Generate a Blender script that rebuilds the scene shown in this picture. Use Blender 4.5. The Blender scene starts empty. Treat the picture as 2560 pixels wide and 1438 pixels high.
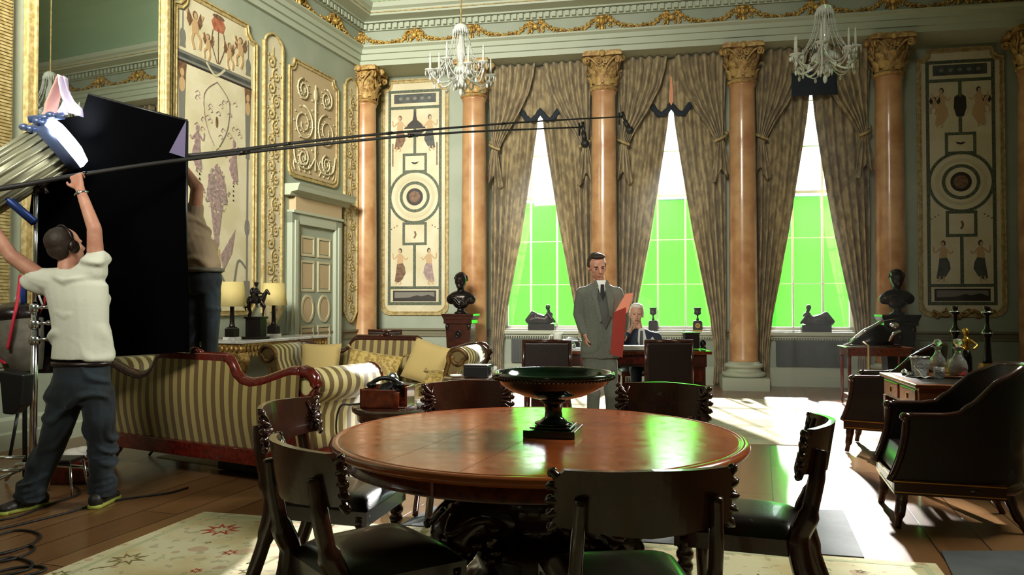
import bpy, bmesh, math, random
from mathutils import Matrix, Vector
R=math.radians; sin=math.sin; cos=math.cos; PI=math.pi
C=bpy.data.collections.new('scene'); bpy.context.scene.collection.children.link(C)
SC=bpy.context.scene
# ---------------- camera, view, world, lights -----------------
FPX=1950.; CAMZ=1.3; TP=41/1950.
cd=bpy.data.cameras.new('camera'); cam=bpy.data.objects.new('camera',cd); C.objects.link(cam)
cd.sensor_width=36; cd.lens=36*FPX/2560; cd.clip_end=200; cd.clip_start=.02
cam.location=(0,0,CAMZ); cam.rotation_euler=(PI/2+math.atan(TP),0,0); SC.camera=cam
SC.view_settings.view_transform='Standard'; SC.view_settings.look='None'
SC.view_settings.gamma=1; SC.view_settings.use_curve_mapping=False; SC.view_settings.exposure=-0.06
try:
    SC.cycles.max_bounces=6; SC.cycles.diffuse_bounces=3; SC.cycles.glossy_bounces=3; SC.cycles.adaptive_threshold=.02
    SC.cycles.transparent_max_bounces=24; SC.cycles.transmission_bounces=6
    SC.cycles.sample_clamp_indirect=6; SC.cycles.use_denoising=True
    SC.cycles.caustics_reflective=False; SC.cycles.caustics_refractive=False
except Exception: pass
W=bpy.data.worlds.new('sky'); SC.world=W; W.use_nodes=True
W.node_tree.nodes['Background'].inputs[0].default_value=(.86,.93,1,1); W.node_tree.nodes['Background'].inputs[1].default_value=9.0
def light(name,typ,loc,target,energy,col=(1,1,1),size=1,size_y=None,**k):
    l=bpy.data.lights.new(name,typ); o=bpy.data.objects.new(name,l); C.objects.link(o); l.energy=energy; l.color=col
    o.location=loc; o.rotation_euler=(Vector(target)-Vector(loc)).to_track_quat('-Z','Y').to_euler()
    if typ=='AREA':
        l.size=size
        if size_y: l.shape='RECTANGLE'; l.size_y=size_y
    for a,b in k.items(): setattr(l,a,b)
    return o
# sun behind the window wall: lights the green cloth and the rug straight in from the windows
sd=Vector((.04,-1,-math.tan(R(27))))
light('sun','SUN',-sd*20,(0,0,0),15.0,(1,.97,.92),angle=R(1.2))
# film lamps standing outside, one behind each window
for n_,p_,a_,s_,e_ in (('left',(2.1,21.9,6.5),(.52,13.1,2.3),17,50000),('middle',(5.6,21.3,6.5),(2.65,12.85,2.2),17,60000),('right',(7.45,21.0,6.45),(4.73,12.47,1.95),15,62000)):
    light('outside_lamp_'+n_,'SPOT',p_,a_,e_,(1,.98,.95),spot_size=R(s_),spot_blend=.15,shadow_soft_size=.22)
# added soft fill lamps, unseen, at rear and right; and the bounced film lamps
light('rear_fill_light','AREA',(-2.4,-1.8,6.0),(-1.6,9.0,3.6),215,(1,.965,.84),3.0,1.8,spread=R(62))
light('bounce_light','AREA',(-3.4,2.2,5.2),(-3.3,10.0,4.4),150,(1,.96,.84),2.0,1.4,spread=R(64))
light('right_fill_light','AREA',(4.7,5.4,4.6),(-2.2,3.6,0),125,(1,.97,.86),2.0,1.6,spread=R(95))
# ---------------- pixel <-> place -----------------
_n=math.hypot(1,TP); _c,_s=1/_n,TP/_n
def ray(px,py):
    x=(px-1280)/FPX; y=-(py-719)/FPX
    return (x,_c-_s*y,_s+_c*y)
def onz(px,py,z=0.):
    r=ray(px,py); t=(z-CAMZ)/r[2]; return Vector((r[0]*t,r[1]*t,z))
def aty(px,py,Y):
    r=ray(px,py); t=Y/r[1]; return Vector((r[0]*t,Y,CAMZ+r[2]*t))
# ---------------- materials -----------------
def lin(c): return tuple((x/12.92 if x<=.04045 else ((x+.055)/1.055)**2.4) for x in (c[0]/255,c[1]/255,c[2]/255))
MT={}
def mat(name,col,rough=.5,metal=0,c2=None,ns=6,nd=4,lo=.4,hi=.6,bump=0,bs=40,coat=0,trans=0,emit=0,spec=.5,sheen=0,stretch=(1,1,1),ior=1.45,alpha=1,fac=None):
    m=bpy.data.materials.new(name); MT[name]=m; m.use_nodes=True; nt=m.node_tree; N=nt.nodes; b=N['Principled BSDF']
    def S(k,v):
        if k in b.inputs: b.inputs[k].default_value=v
    S('Base Color',(*col,1)); S('Roughness',rough); S('Metallic',metal); S('Coat Weight',coat); S('Coat Roughness',.06)
    S('Transmission Weight',trans); S('Specular IOR Level',spec); S('IOR',ior); S('Sheen Weight',sheen); S('Alpha',alpha)
    if emit: S('Emission Color',(*col,1)); S('Emission Strength',emit)
    if c2 or bump:
        tc=N.new('ShaderNodeTexCoord'); mp=N.new('ShaderNodeMapping'); mp.inputs['Scale'].default_value=stretch
        nt.links.new(tc.outputs['Object'],mp.inputs[0])
    if c2:
        n=N.new('ShaderNodeTexNoise'); n.inputs['Scale'].default_value=ns; n.inputs['Detail'].default_value=nd
        nt.links.new(mp.outputs[0],n.inputs['Vector'])
        r=N.new('ShaderNodeValToRGB'); e=r.color_ramp.elements; e[0].position=lo; e[1].position=hi; e[0].color=(*col,1); e[1].color=(*c2,1)
        nt.links.new(n.outputs['Fac'],r.inputs[0]); nt.links.new(r.outputs[0],b.inputs['Base Color'])
    if bump:
        n2=N.new('ShaderNodeTexNoise'); n2.inputs['Scale'].default_value=bs; n2.inputs['Detail'].default_value=3
        nt.links.new(mp.outputs[0],n2.inputs['Vector'])
        bm=N.new('ShaderNodeBump'); bm.inputs['Strength'].default_value=bump; bm.inputs['Distance'].default_value=.02
        nt.links.new(n2.outputs['Fac'],bm.inputs['Height']); nt.links.new(bm.outputs[0],b.inputs['Normal'])
    return m
def nodes(m): return m.node_tree,m.node_tree.nodes,m.node_tree.nodes['Principled BSDF']
def math_node(nt,op,a,b=None,clamp=False):
    n=nt.nodes.new('ShaderNodeMath'); n.operation=op; n.use_clamp=clamp
    for i,x in enumerate((a,b)):
        if x is None: continue
        if isinstance(x,(int,float)): n.inputs[i].default_value=x
        else: nt.links.new(x,n.inputs[i])
    return n.outputs[0]
# ---------------- mesh builder -----------------
class MB:
    def __init__(s): s.v=[];s.f=[];s.m=[];s.s=[];s.M=Matrix();s.mi=0
    def add(s,vs,fs,smooth=False,mi=None):
        b=len(s.v); M=s.M
        s.v.extend([tuple(M@Vector(p)) for p in vs])
        for f in fs: s.f.append(tuple(b+i for i in f)); s.m.append(s.mi if mi is None else mi); s.s.append(smooth)
        return s
    def at(s,loc=(0,0,0),rz=0,rx=0,ry=0,sc=1):
        s.M=Matrix.Translation(loc)@Matrix.Rotation(rz,4,'Z')@Matrix.Rotation(ry,4,'Y')@Matrix.Rotation(rx,4,'X')@Matrix.Scale(sc,4); return s
    def box(s,c,d,mi=None):
        x,y,z=c; a,b,e=d[0]/2,d[1]/2,d[2]/2
        vs=[(x+i*a,y+j*b,z+k*e) for k in(-1,1) for j in(-1,1) for i in(-1,1)]
        return s.add(vs,[(0,2,3,1),(4,5,7,6),(0,1,5,4),(2,6,7,3),(0,4,6,2),(1,3,7,5)],False,mi)
    def bb(s,x0,x1,y0,y1,z0,z1,mi=None): return s.box(((x0+x1)/2,(y0+y1)/2,(z0+z1)/2),(abs(x1-x0),abs(y1-y0),abs(z1-z0)),mi)
    def lathe(s,pr,c=(0,0,0),n=24,mi=None,smooth=True,sx=1,sy=1,caps=True):
        vs=[];fs=[]
        for r,z in pr:
            for i in range(n):
                a=2*PI*i/n; vs.append((c[0]+r*sx*cos(a),c[1]+r*sy*sin(a),c[2]+z))
        for k in range(len(pr)-1):
            for i in range(n):
                j=(i+1)%n; fs.append((k*n+i,k*n+j,(k+1)*n+j,(k+1)*n+i))
        if caps:
            if pr[0][0]>1e-4: fs.append(tuple(reversed(range(n))))
            if pr[-1][0]>1e-4: fs.append(tuple((len(pr)-1)*n+i for i in range(n)))
        return s.add(vs,fs,smooth,mi)
    def tube(s,pts,r,n=8,mi=None,closed=False,flat=1.,smooth=True,up=None):
        P=[Vector(p) for p in pts]; m=len(P)
        rr=r if isinstance(r,(list,tuple)) else [r]*m
        vs=[];fs=[]; prev=Vector(up) if up else None
        for k in range(m):
            if closed: t=P[(k+1)%m]-P[k-1]
            else: t=P[min(k+1,m-1)]-P[max(k-1,0)]
            if t.length<1e-9: t=Vector((0,0,1))
            t.normalize()
            if prev is None: prev=Vector((0,0,1)) if abs(t.z)<.9 else Vector((1,0,0))
            u=prev-t*prev.dot(t)
            if u.length<1e-6: u=t.orthogonal()
            u.normalize(); w=t.cross(u)
            if not up: prev=u
            for i in range(n):
                a=2*PI*i/n; vs.append(tuple(P[k]+(u*cos(a)*flat+w*sin(a))*rr[k]))
        for k in range(m if closed else m-1):
            k2=(k+1)%m
            for i in range(n):
                j=(i+1)%n; fs.append((k*n+i,k*n+j,k2*n+j,k2*n+i))
        if not closed: fs.append(tuple(reversed(range(n)))); fs.append(tuple((m-1)*n+i for i in range(n)))
        return s.add(vs,fs,smooth,mi)
    def sph(s,c,r,n=12,m=8,mi=None,rot=None):
        if isinstance(r,(int,float)): r=(r,r,r)
        vs=[];fs=[]; c=Vector(c)
        for k in range(m+1):
            p=PI*k/m
            for i in range(n):
                a=2*PI*i/n; q=Vector((r[0]*sin(p)*cos(a),r[1]*sin(p)*sin(a),-r[2]*cos(p)))
                if rot is not None: q=rot@q
                vs.append(tuple(c+q))
        for k in range(m):
            for i in range(n):
                j=(i+1)%n; fs.append((k*n+i,k*n+j,(k+1)*n+j,(k+1)*n+i))
        return s.add(vs,fs,True,mi)
    def prism(s,poly,h0,h1,ax='z',mi=None,smooth=False):
        # poly in the plane normal to ax, extruded h0..h1
        n=len(poly)
        if ax=='z': f=lambda p,h:(p[0],p[1],h)
        elif ax=='y': f=lambda p,h:(p[0],h,p[1])
        else: f=lambda p,h:(h,p[0],p[1])
        vs=[f(p,h0) for p in poly]+[f(p,h1) for p in poly]
        fs=[(i,(i+1)%n,n+(i+1)%n,n+i) for i in range(n)]
        b=len(s.v); s.add(vs,fs,smooth,mi)
        s.f+= [tuple(b+i for i in reversed(range(n))),tuple(b+n+i for i in range(n))]; k=s.mi if mi is None else mi; s.m+=[k,k]; s.s+=[False,False]
        return s
    def ring(s,poly,inner,h0,h1,ax='y',mi=None):
        n=len(poly)
        if ax=='z': f=lambda p,h:(p[0],p[1],h)
        elif ax=='y': f=lambda p,h:(p[0],h,p[1])
        else: f=lambda p,h:(h,p[0],p[1])
        vs=[f(p,h0) for p in poly]+[f(p,h0) for p in inner]+[f(p,h1) for p in poly]+[f(p,h1) for p in inner]
        fs=[]
        for i in range(n):
            j=(i+1)%n
            fs+=[(i,j,n+j,n+i),(2*n+i,3*n+i,3*n+j,2*n+j),(i,2*n+i,2*n+j,j),(n+i,n+j,3*n+j,3*n+i)]
        return s.add(vs,fs,False,mi)
    def grid(s,fn,nu,nv,mi=None,smooth=True,closeu=False):
        vs=[tuple(fn(i/nu,j/nv)) for j in range(nv+1) for i in range(nu+1)]
        w=nu+1; fs=[(j*w+i,j*w+i+1,(j+1)*w+i+1,(j+1)*w+i) for j in range(nv) for i in range(nu)]
        return s.add(vs,fs,smooth,mi)
    def mesh(s,name,mats):
        me=bpy.data.meshes.new(name); me.from_pydata(s.v,[],s.f)
        for m in (mats if isinstance(mats,(list,tuple)) else [mats]): me.materials.append(MT[m] if isinstance(m,str) else m)
        me.polygons.foreach_set('material_index',s.m); me.polygons.foreach_set('use_smooth',s.s); me.update()
        b=bmesh.new(); b.from_mesh(me); bmesh.ops.recalc_face_normals(b,faces=b.faces); b.to_mesh(me); b.free()
        return me
    def build(s,name,mats,parent=None,loc=None,rz=None,bevel=0,thick=0,sub=0,seg=2):
        o=bpy.data.objects.new(name,s.mesh(name,mats)); C.objects.link(o)
        if parent: o.parent=parent
        if loc is not None: o.location=loc
        if rz is not None: o.rotation_euler=(0,0,rz)
        if thick: q=o.modifiers.new('solid','SOLIDIFY'); q.thickness=thick; q.offset=0
        if bevel: q=o.modifiers.new('bevel','BEVEL'); q.width=bevel; q.segments=seg; q.limit_method='ANGLE'; q.angle_limit=R(40)
        if sub: q=o.modifiers.new('sub','SUBSURF'); q.levels=sub; q.render_levels=sub
        return o
def tag(o,label=None,cat=None,group=None,kind=None):
    if label: o['label']=label
    if cat: o['category']=cat
    if group: o['group']=group
    if kind: o['kind']=kind
    return o
def thing(name,label,cat,loc=(0,0,0),rz=0,group=None):
    o=bpy.data.objects.new(name,None); C.objects.link(o); o.location=loc; o.rotation_euler=(0,0,rz); o.empty_display_size=.1
    return tag(o,label,cat,group)
def dup(root,loc,rz,label=None,group=None,cat=None):
    r=root.copy(); C.objects.link(r); r.location=loc; r.rotation_euler=(0,0,rz)
    if label: r['label']=label
    if group: r['group']=group
    if cat: r['category']=cat
    for ch in list(root.children):
        c=ch.copy(); C.objects.link(c); c.parent=r
        for g in list(ch.children):
            d=g.copy(); C.objects.link(d); d.parent=c
    return r
def bez(p,n=12):
    # catmull-rom through points
    P=[Vector(q) for q in p]; out=[]
    for i in range(len(P)-1):
        a=P[max(i-1,0)];b=P[i];c=P[i+1];d=P[min(i+2,len(P)-1)]
        for k in range(n):
            t=k/n; out.append(.5*((2*b)+(c-a)*t+(2*a-5*b+4*c-d)*t*t+(3*b-a-3*c+d)*t**3))
    out.append(P[-1]); return out
def interp(tab,x):
    if x<=tab[0][0]: return tab[0][1]
    for (a,b),(c,d) in zip(tab,tab[1:]):
        if x<=c: return b+(d-b)*(x-a)/(c-a)
    return tab[-1][1]
# ---------------- room frames -----------------
ANG=math.atan(.196); O=Vector((-2.53,13.18,0)); UB=Vector((cos(ANG),-sin(ANG),0)); YB=Vector((sin(ANG),cos(ANG),0))
LB=Vector((-.318,-1,0)).normalized(); NL=Vector((LB.y*-1,LB.x,0))   # NL points into the room
RB=-ANG; RL=math.atan2(-LB.y,-LB.x); RW=10.25; RD=16.5
RR=math.atan2(LB.y,LB.x)
ORr=O+UB*RW; ORe=O+LB*RD
def bk(u,y,z=0): p=O+UB*u+YB*y; return Vector((p.x,p.y,z))
def lf(t,y,z=0): p=O+LB*t-NL*y; return Vector((p.x,p.y,z))
# ---------------- palette -----------------
L=lin
mat('wall_green',L((160,168,150)),.55,c2=L((151,161,142)),ns=2,bump=.05,bs=60)
mat('trim_green',L((176,184,163)),.45)
mat('ceiling_green',L((150,172,142)),.7)
mat('cream',L((214,206,176)),.5,c2=L((202,193,158)),ns=3)
mat('cream2',L((196,188,154)),.5)
mat('gilt',L((186,150,84)),.4,.5,c2=L((136,102,52)),ns=30,bump=.3,bs=60)
mat('gilt_paint',L((188,170,118)),.5,0,c2=L((158,136,84)),ns=20)
mat('gilt_leaf',L((214,176,92)),.42,.35,c2=L((150,114,52)),ns=18,bump=.2,bs=50)
mat('marble_orange',L((198,154,108)),.28,c2=L((170,120,78)),ns=3.2,nd=8,lo=.42,hi=.62,coat=.3)
mat('capital_gold',L((196,164,100)),.5,.15,c2=L((150,112,60)),ns=14,bump=.4,bs=40)
mat('paint_green',L((58,72,58)),.5,c2=L((92,98,74)),ns=45,nd=2,lo=.45,hi=.5)
mat('paint_slate',L((78,82,78)),.5,c2=L((60,64,60)),ns=8)
mat('paint_brown',L((128,98,72)),.5,c2=L((96,70,50)),ns=20)
mat('paint_skin',L((190,158,116)),.5)
mat('paint_red',L((158,84,62)),.5,c2=L((180,120,90)),ns=14)
mat('paint_mauve',L((168,146,140)),.5,c2=L((140,116,116)),ns=22)
mat('paint_grey',L((120,118,108)),.5)
mat('paint_black',L((44,38,34)),.5)
mat('relief_stone',L((190,170,134)),.55)
mat('mirror_glass',(.86,.9,.86),.015,1)
mat('mahogany',L((112,46,20)),.22,c2=L((66,24,10)),ns=4,stretch=(6,1,6),coat=.5,lo=.3,hi=.7)
mat('dark_wood',L((62,28,17)),.22,c2=L((40,17,10)),ns=2.5,stretch=(4,1,4),coat=.4,lo=.3,hi=.7)
mat('red_wood',L((96,26,16)),.22,c2=L((70,16,10)),ns=5,stretch=(5,1,5),coat=.5)
mat('warm_wood',L((150,88,46)),.3,c2=L((112,60,30)),ns=5,stretch=(1,8,8),coat=.3)
mat('leather_dark',L((26,15,13)),.34,bump=.1,bs=150,coat=.15)
mat('leather_seat',L((24,22,17)),.3,bump=.06,bs=120,coat=.2)
mat('black_metal',(.012,.012,.012),.35,.2)
mat('bronze',L((40,34,32)),.28,.7)
mat('chrome',(.75,.76,.8),.18,1)
mat('steel_grey',L((120,125,130)),.35,.8)
mat('white_paint',L((232,236,224)),.45)
mat('marble_white',L((214,214,210)),.2,c2=L((150,150,150)),ns=7,nd=8,lo=.5,hi=.7,coat=.3)
mat('marble_green',L((16,44,26)),.1,c2=L((6,18,10)),ns=9,nd=6,coat=.6)
mat('brass',L((210,164,72)),.25,.9)
mat('grille',L((62,66,62)),.6)
mat('black_cloth',(.0014,.0014,.0016),1,spec=0)
mat('blue_black_cloth',L((30,38,48)),.95)
mat('shade',L((240,226,160)),.7,c2=L((232,214,146)),ns=4)
mat('glass',(.95,1,.97),.02,trans=1,ior=1.4)
mat('crystal',(.93,.96,.9),.08,trans=.4,ior=1.5,spec=1)
mat('mat_rubber',L((74,80,80)),.75,c2=L((62,68,70)),ns=5)
mat('skin',L((190,140,116)),.55,c2=L((178,124,102)),ns=14)
mat('skin_pale',L((196,146,124)),.5)
mat('hair_dark',L((44,33,26)),.6,bump=.2,bs=90)
mat('hair_white',L((225,220,208)),.6,bump=.4,bs=90)
mat('tee',L((206,208,192)),.85,bump=.1,bs=40)
mat('denim',L((34,46,54)),.85,c2=L((18,25,30)),ns=5,bump=.3,bs=14,sheen=.1)
mat('tan_shirt',L((158,138,112)),.85,bump=.5,bs=8)
mat('grey_suit',L((98,102,92)),.8,c2=L((88,92,84)),ns=80,bump=.15,bs=12)
mat('grey_vest',L((76,78,74)),.8)
mat('navy_suit',L((34,44,64)),.8,bump=.15,bs=12)
mat('shirt_white',L((228,230,226)),.7)
mat('tie_black',L((28,22,26)),.5)
mat('folder_red',L((140,40,26)),.6)
mat('folder_pink',L((226,140,112)),.5)
mat('shoe_dark',L((40,38,34)),.5)
mat('shoe_lime',L((170,180,80)),.6)
mat('cable',(.012,.011,.01),.55)
mat('paper',L((236,232,224)),.7)
mat('green_screen',(.03,.6,.012),.9)
mat('lamp_blue',L((120,140,190)),.3,.7)
mat('lamp_rib',L((176,176,150)),.4,.5)
mat('tubelight',(.8,.92,1),.5,emit=9)
mat('gel_pink',L((250,205,190)),.7)
mat('gel_white',L((236,226,250)),.7)
mat('red_strap',L((190,40,60)),.6)
mat('blue_strap',L((50,80,170)),.6)
mat('canvas_grey',L((104,100,88)),.8,c2=L((84,80,70)),ns=8)
mat('port',(.35,.01,.02),.02,trans=.9)
mat('whisky',(.75,.38,.08),.02,trans=.9)
mat('metal_case',L((150,156,146)),.4,c2=L((110,116,108)),ns=9)
mat('cushion_gold',L((196,172,110)),.7,bump=.1,bs=60,sheen=.3)
mat('cushion_brocade',L((190,164,92)),.6,c2=L((150,124,58)),ns=26,nd=2,lo=.48,hi=.52,sheen=.3,bump=.2,bs=60)
mat('curtain',L((176,158,118)),.7,c2=L((132,116,86)),ns=9,nd=5,lo=.42,hi=.58,sheen=.15,bump=.15,bs=50,stretch=(1.6,1,.7))
mat('curtain_lining',L((196,188,160)),.8)
mat('ribbon_peach',L((222,150,110)),.6)
# greenscreen cloth lets sunlight through
nt,N,b=nodes(MT['green_screen']); tr=N.new('ShaderNodeBsdfTranslucent'); tr.inputs[0].default_value=(.045,.74,.015,1)
mx=N.new('ShaderNodeMixShader'); mx.inputs[0].default_value=.55; out=N['Material Output']
nt.links.new(b.outputs[0],mx.inputs[1]); nt.links.new(tr.outputs[0],mx.inputs[2]); nt.links.new(mx.outputs[0],out.inputs[0])
for k,tc_ in (('curtain',(.30,.26,.19,1)),('gel_pink',(.9,.6,.55,1)),('gel_white',(.9,.85,.95,1)),('shade',(.8,.7,.4,1))):
    nt,N,b=nodes(MT[k]); tr=N.new('ShaderNodeBsdfTranslucent'); tr.inputs[0].default_value=tc_
    mx=N.new('ShaderNodeMixShader'); mx.inputs[0].default_value=.06 if k=='curtain' else .4
    nt.links.new(b.outputs[0],mx.inputs[1]); nt.links.new(tr.outputs[0],mx.inputs[2]); nt.links.new(mx.outputs[0],N['Material Output'].inputs[0])
# window pane: clear glass, mostly transparent with a reflection
m=bpy.data.materials.new('pane'); MT['pane']=m; m.use_nodes=True; nt=m.node_tree; N=nt.nodes; N.remove(N['Principled BSDF'])
t_=N.new('ShaderNodeBsdfTransparent'); g_=N.new('ShaderNodeBsdfGlossy'); g_.inputs['Roughness'].default_value=.03; f_=N.new('ShaderNodeFresnel'); mx=N.new('ShaderNodeMixShader')
nt.links.new(f_.outputs[0],mx.inputs[0]); nt.links.new(t_.outputs[0],mx.inputs[1]); nt.links.new(g_.outputs[0],mx.inputs[2]); nt.links.new(mx.outputs[0],N['Material Output'].inputs[0])
def stripes(name,ca,cb,period,duty=.5,axis='X',rough=.6,fine=None):
    m=mat(name,ca,rough,sheen=.25); nt,N,b=nodes(m)
    tc=N.new('ShaderNodeTexCoord'); sp=N.new('ShaderNodeSeparateXYZ'); nt.links.new(tc.outputs['Object'],sp.inputs[0])
    f=math_node(nt,'FRACT',math_node(nt,'DIVIDE',sp.outputs[axis],period)); g=math_node(nt,'GREATER_THAN',f,duty)
    mx=N.new('ShaderNodeMixRGB'); mx.inputs[1].default_value=(*ca,1); mx.inputs[2].default_value=(*cb,1)
    nt.links.new(g,mx.inputs[0]); nt.links.new(mx.outputs[0],b.inputs['Base Color']); return m
stripes('sofa_stripe',L((154,137,82)),L((90,70,32)),.092)  # back and seat: shade on the sofa put into a darker stripe colour
stripes('sofa_stripe_y',L((196,184,128)),L((104,86,40)),.092,axis='Y')  # same fabric on the arms, kept lighter as the lit copy
mat('cut_glass',(.97,.98,1),.06,trans=.78,ior=1.5,spec=1,bump=.6,bs=55)
# plank floor, boards along local x
m=mat('planks',L((150,104,62)),.28,coat=.1); nt,N,b=nodes(m)
tc=N.new('ShaderNodeTexCoord'); br=N.new('ShaderNodeTexBrick'); nt.links.new(tc.outputs['Object'],br.inputs['Vector'])
br.inputs['Color1'].default_value=(*L((152,112,72)),1); br.inputs['Color2'].default_value=(*L((130,90,54)),1); br.inputs['Mortar'].default_value=(*L((46,28,16)),1)
br.inputs['Scale'].default_value=1; br.inputs['Mortar Size'].default_value=.004; br.inputs['Brick Width'].default_value=2.6; br.inputs['Row Height'].default_value=.27; br.offset=.37
no=N.new('ShaderNodeTexNoise'); no.inputs['Scale'].default_value=3; no.inputs['Detail'].default_value=6; mp=N.new('ShaderNodeMapping'); mp.inputs['Scale'].default_value=(.6,6,1)
nt.links.new(tc.outputs['Object'],mp.inputs[0]); nt.links.new(mp.outputs[0],no.inputs['Vector'])
mx=N.new('ShaderNodeMixRGB'); mx.blend_type='MULTIPLY'; mx.inputs[0].default_value=.45; nt.links.new(br.outputs['Color'],mx.inputs[1]); nt.links.new(no.outputs['Fac'],mx.inputs[2]); 
mx2=N.new('ShaderNodeMixRGB'); mx2.blend_type='ADD'; mx2.inputs[0].default_value=.0; nt.links.new(mx.outputs[0],mx2.inputs[1]); nt.links.new(mx2.outputs[0],b.inputs['Base Color'])
bu=N.new('ShaderNodeBump'); bu.inputs['Strength'].default_value=.3; bu.inputs['Distance'].default_value=.01; bu.invert=True; nt.links.new(br.outputs['Fac'],bu.inputs['Height']); nt.links.new(bu.outputs[0],b.inputs['Normal'])
def rugmat(name,base,c2,c3,sc):
    m=mat(name,base,.95,sheen=.2); nt,N,b=nodes(m); tc=N.new('ShaderNodeTexCoord')
    n1=N.new('ShaderNodeTexNoise'); n1.inputs['Scale'].default_value=sc*.35; n1.inputs['Detail'].default_value=5
    n2=N.new('ShaderNodeTexVoronoi'); n2.feature='SMOOTH_F1'; n2.inputs['Scale'].default_value=sc
    n3=N.new('ShaderNodeTexNoise'); n3.inputs['Scale'].default_value=sc*2.2; n3.inputs['Detail'].default_value=2
    for q in(n1,n2,n3): nt.links.new(tc.outputs['Object'],q.inputs['Vector'])
    def mixc(f,a,c):
        x=N.new('ShaderNodeMixRGB'); nt.links.new(f,x.inputs[0])
        if isinstance(a,tuple): x.inputs[1].default_value=(*a,1)
        else: nt.links.new(a,x.inputs[1])
        x.inputs[2].default_value=(*c,1); return x.outputs[0]
    f1=math_node(nt,'MULTIPLY',math_node(nt,'SUBTRACT',n1.outputs['Fac'],.45),5,True)
    f2=math_node(nt,'MULTIPLY',math_node(nt,'LESS_THAN',n2.outputs['Distance'],.16),.55)
    f3=math_node(nt,'MULTIPLY',math_node(nt,'GREATER_THAN',n3.outputs['Fac'],.62),.4)
    o=mixc(f3,mixc(f2,mixc(f1,base,c2),c3),L((110,104,70))); nt.links.new(o,b.inputs['Base Color'])
rugmat('rug_cream',L((214,208,166)),L((196,176,118)),L((176,120,84)),7)
rugmat('rug_far',L((212,204,166)),L((190,176,128)),L((150,130,90)),5)
mat('rug_red',L((176,66,48)),.95); mat('rug_olive',L((130,120,76)),.95); mat('rug_edge',L((186,190,150)),.95)

# ---------------- the room -----------------
def st(o): return tag(o,kind='structure')
def sym(fn): return fn
ROOM=[(0,.9),(RW,.9)]
def corner(u,t):  # room coordinates: u along back wall, t toward the camera
    p=O+UB*u+LB*t; return p
# floor (boards run along the left wall)
fr=Matrix.Rotation(-RL,3,'Z')
def poly_room(e=.35,back=-1.0):
    return [corner(-e,back),corner(RW+e,back),corner(RW+e,RD+e),corner(-e,RD+e)]
mb=MB(); mb.prism([(fr@(p-O))[:2] for p in poly_room()],-.12,0); st(mb.build('floor','planks',None,O,RL))
mb=MB(); mb.prism([(fr@(p-O))[:2] for p in poly_room()],7.35,7.5); st(mb.build('ceiling','ceiling_green',None,O,RL))
# walls
mb=MB(); mb.bb(-RD-.3,.9,0,.3,0,7.4); st(mb.build('wall_left','wall_green',None,O,RL))
mb=MB(); mb.bb(-.9,RD+.3,0,.3,0,7.4); st(mb.build('wall_right','wall_green',None,ORr,RR))
mb=MB(); mb.bb(-RW-.4,.4,0,.3,0,7.4); st(mb.build('wall_rear','wall_green',None,ORe,RB+PI))
WC=[3.0,5.13,7.26]; HW=.68; SZ,TZ=.86,4.85
mb=MB(); x=-.3
for c in WC: mb.bb(x,c-HW,.5,.9,0,7.4); mb.bb(c-HW,c+HW,.5,.9,0,SZ); mb.bb(c-HW,c+HW,.5,.9,TZ,7.4); x=c+HW
mb.bb(x,RW+.3,.5,.9,0,7.4); st(mb.build('wall_back','wall_green',None,O,RB))
for k,c in enumerate(WC):
    fr_=MB(); y0,y1=.66,.72
    fr_.bb(c-HW,c-HW+.06,y0,y1,SZ,TZ); fr_.bb(c+HW-.06,c+HW,y0,y1,SZ,TZ); fr_.bb(c-HW,c+HW,y0,y1,SZ,SZ+.07); fr_.bb(c-HW,c+HW,y0,y1,TZ-.06,TZ)
    for dx in(-.225,.225): fr_.bb(c+dx-.014,c+dx+.014,y0+.01,y1,SZ,TZ)
    for i in range(1,6): h=.045 if i==3 else .014; z=SZ+.03+i*.735; fr_.bb(c-HW,c+HW,y0+.012,y1-.002,z-h/2,z+h/2) if z<TZ else 0
    w=st(fr_.build('window_%d'%(k+1),'white_paint',None,O,RB))
    g=MB(); g.bb(c-HW,c+HW,.69,.694,SZ,TZ); g.build('pane','pane',w)
    s=MB(); s.bb(c-HW-.12,c+HW+.12,.36,.7,SZ-.06,SZ); s.bb(c-HW-.06,c+HW+.06,.42,.7,SZ-.10,SZ-.06)
    for i in range(34): q=c-HW+i*.04; s.bb(q,q+.022,.405,.43,SZ-.125,SZ-.10)
    s.build('window_sill','trim_green',w,bevel=.006)
    q_=MB(); q_.bb(c-.52,c+.52,.44,.5,.32,.71)
    for i in range(40): q=c-.5+i*.0255; q_.bb(q,q+.008,.432,.44,.34,.69)
    tag(q_.build('radiator_grille','grille',w),'dark grey ventilation grille')
    f=MB(); f.ring([(c-HW-.12,SZ),(c+HW+.12,SZ),(c+HW+.12,TZ+.12),(c-HW-.12,TZ+.12)],[(c-HW,SZ),(c+HW,SZ),(c+HW,TZ),(c-HW,TZ)],.45,.5); f.build('window_frame','trim_green',w,bevel=.01)
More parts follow.
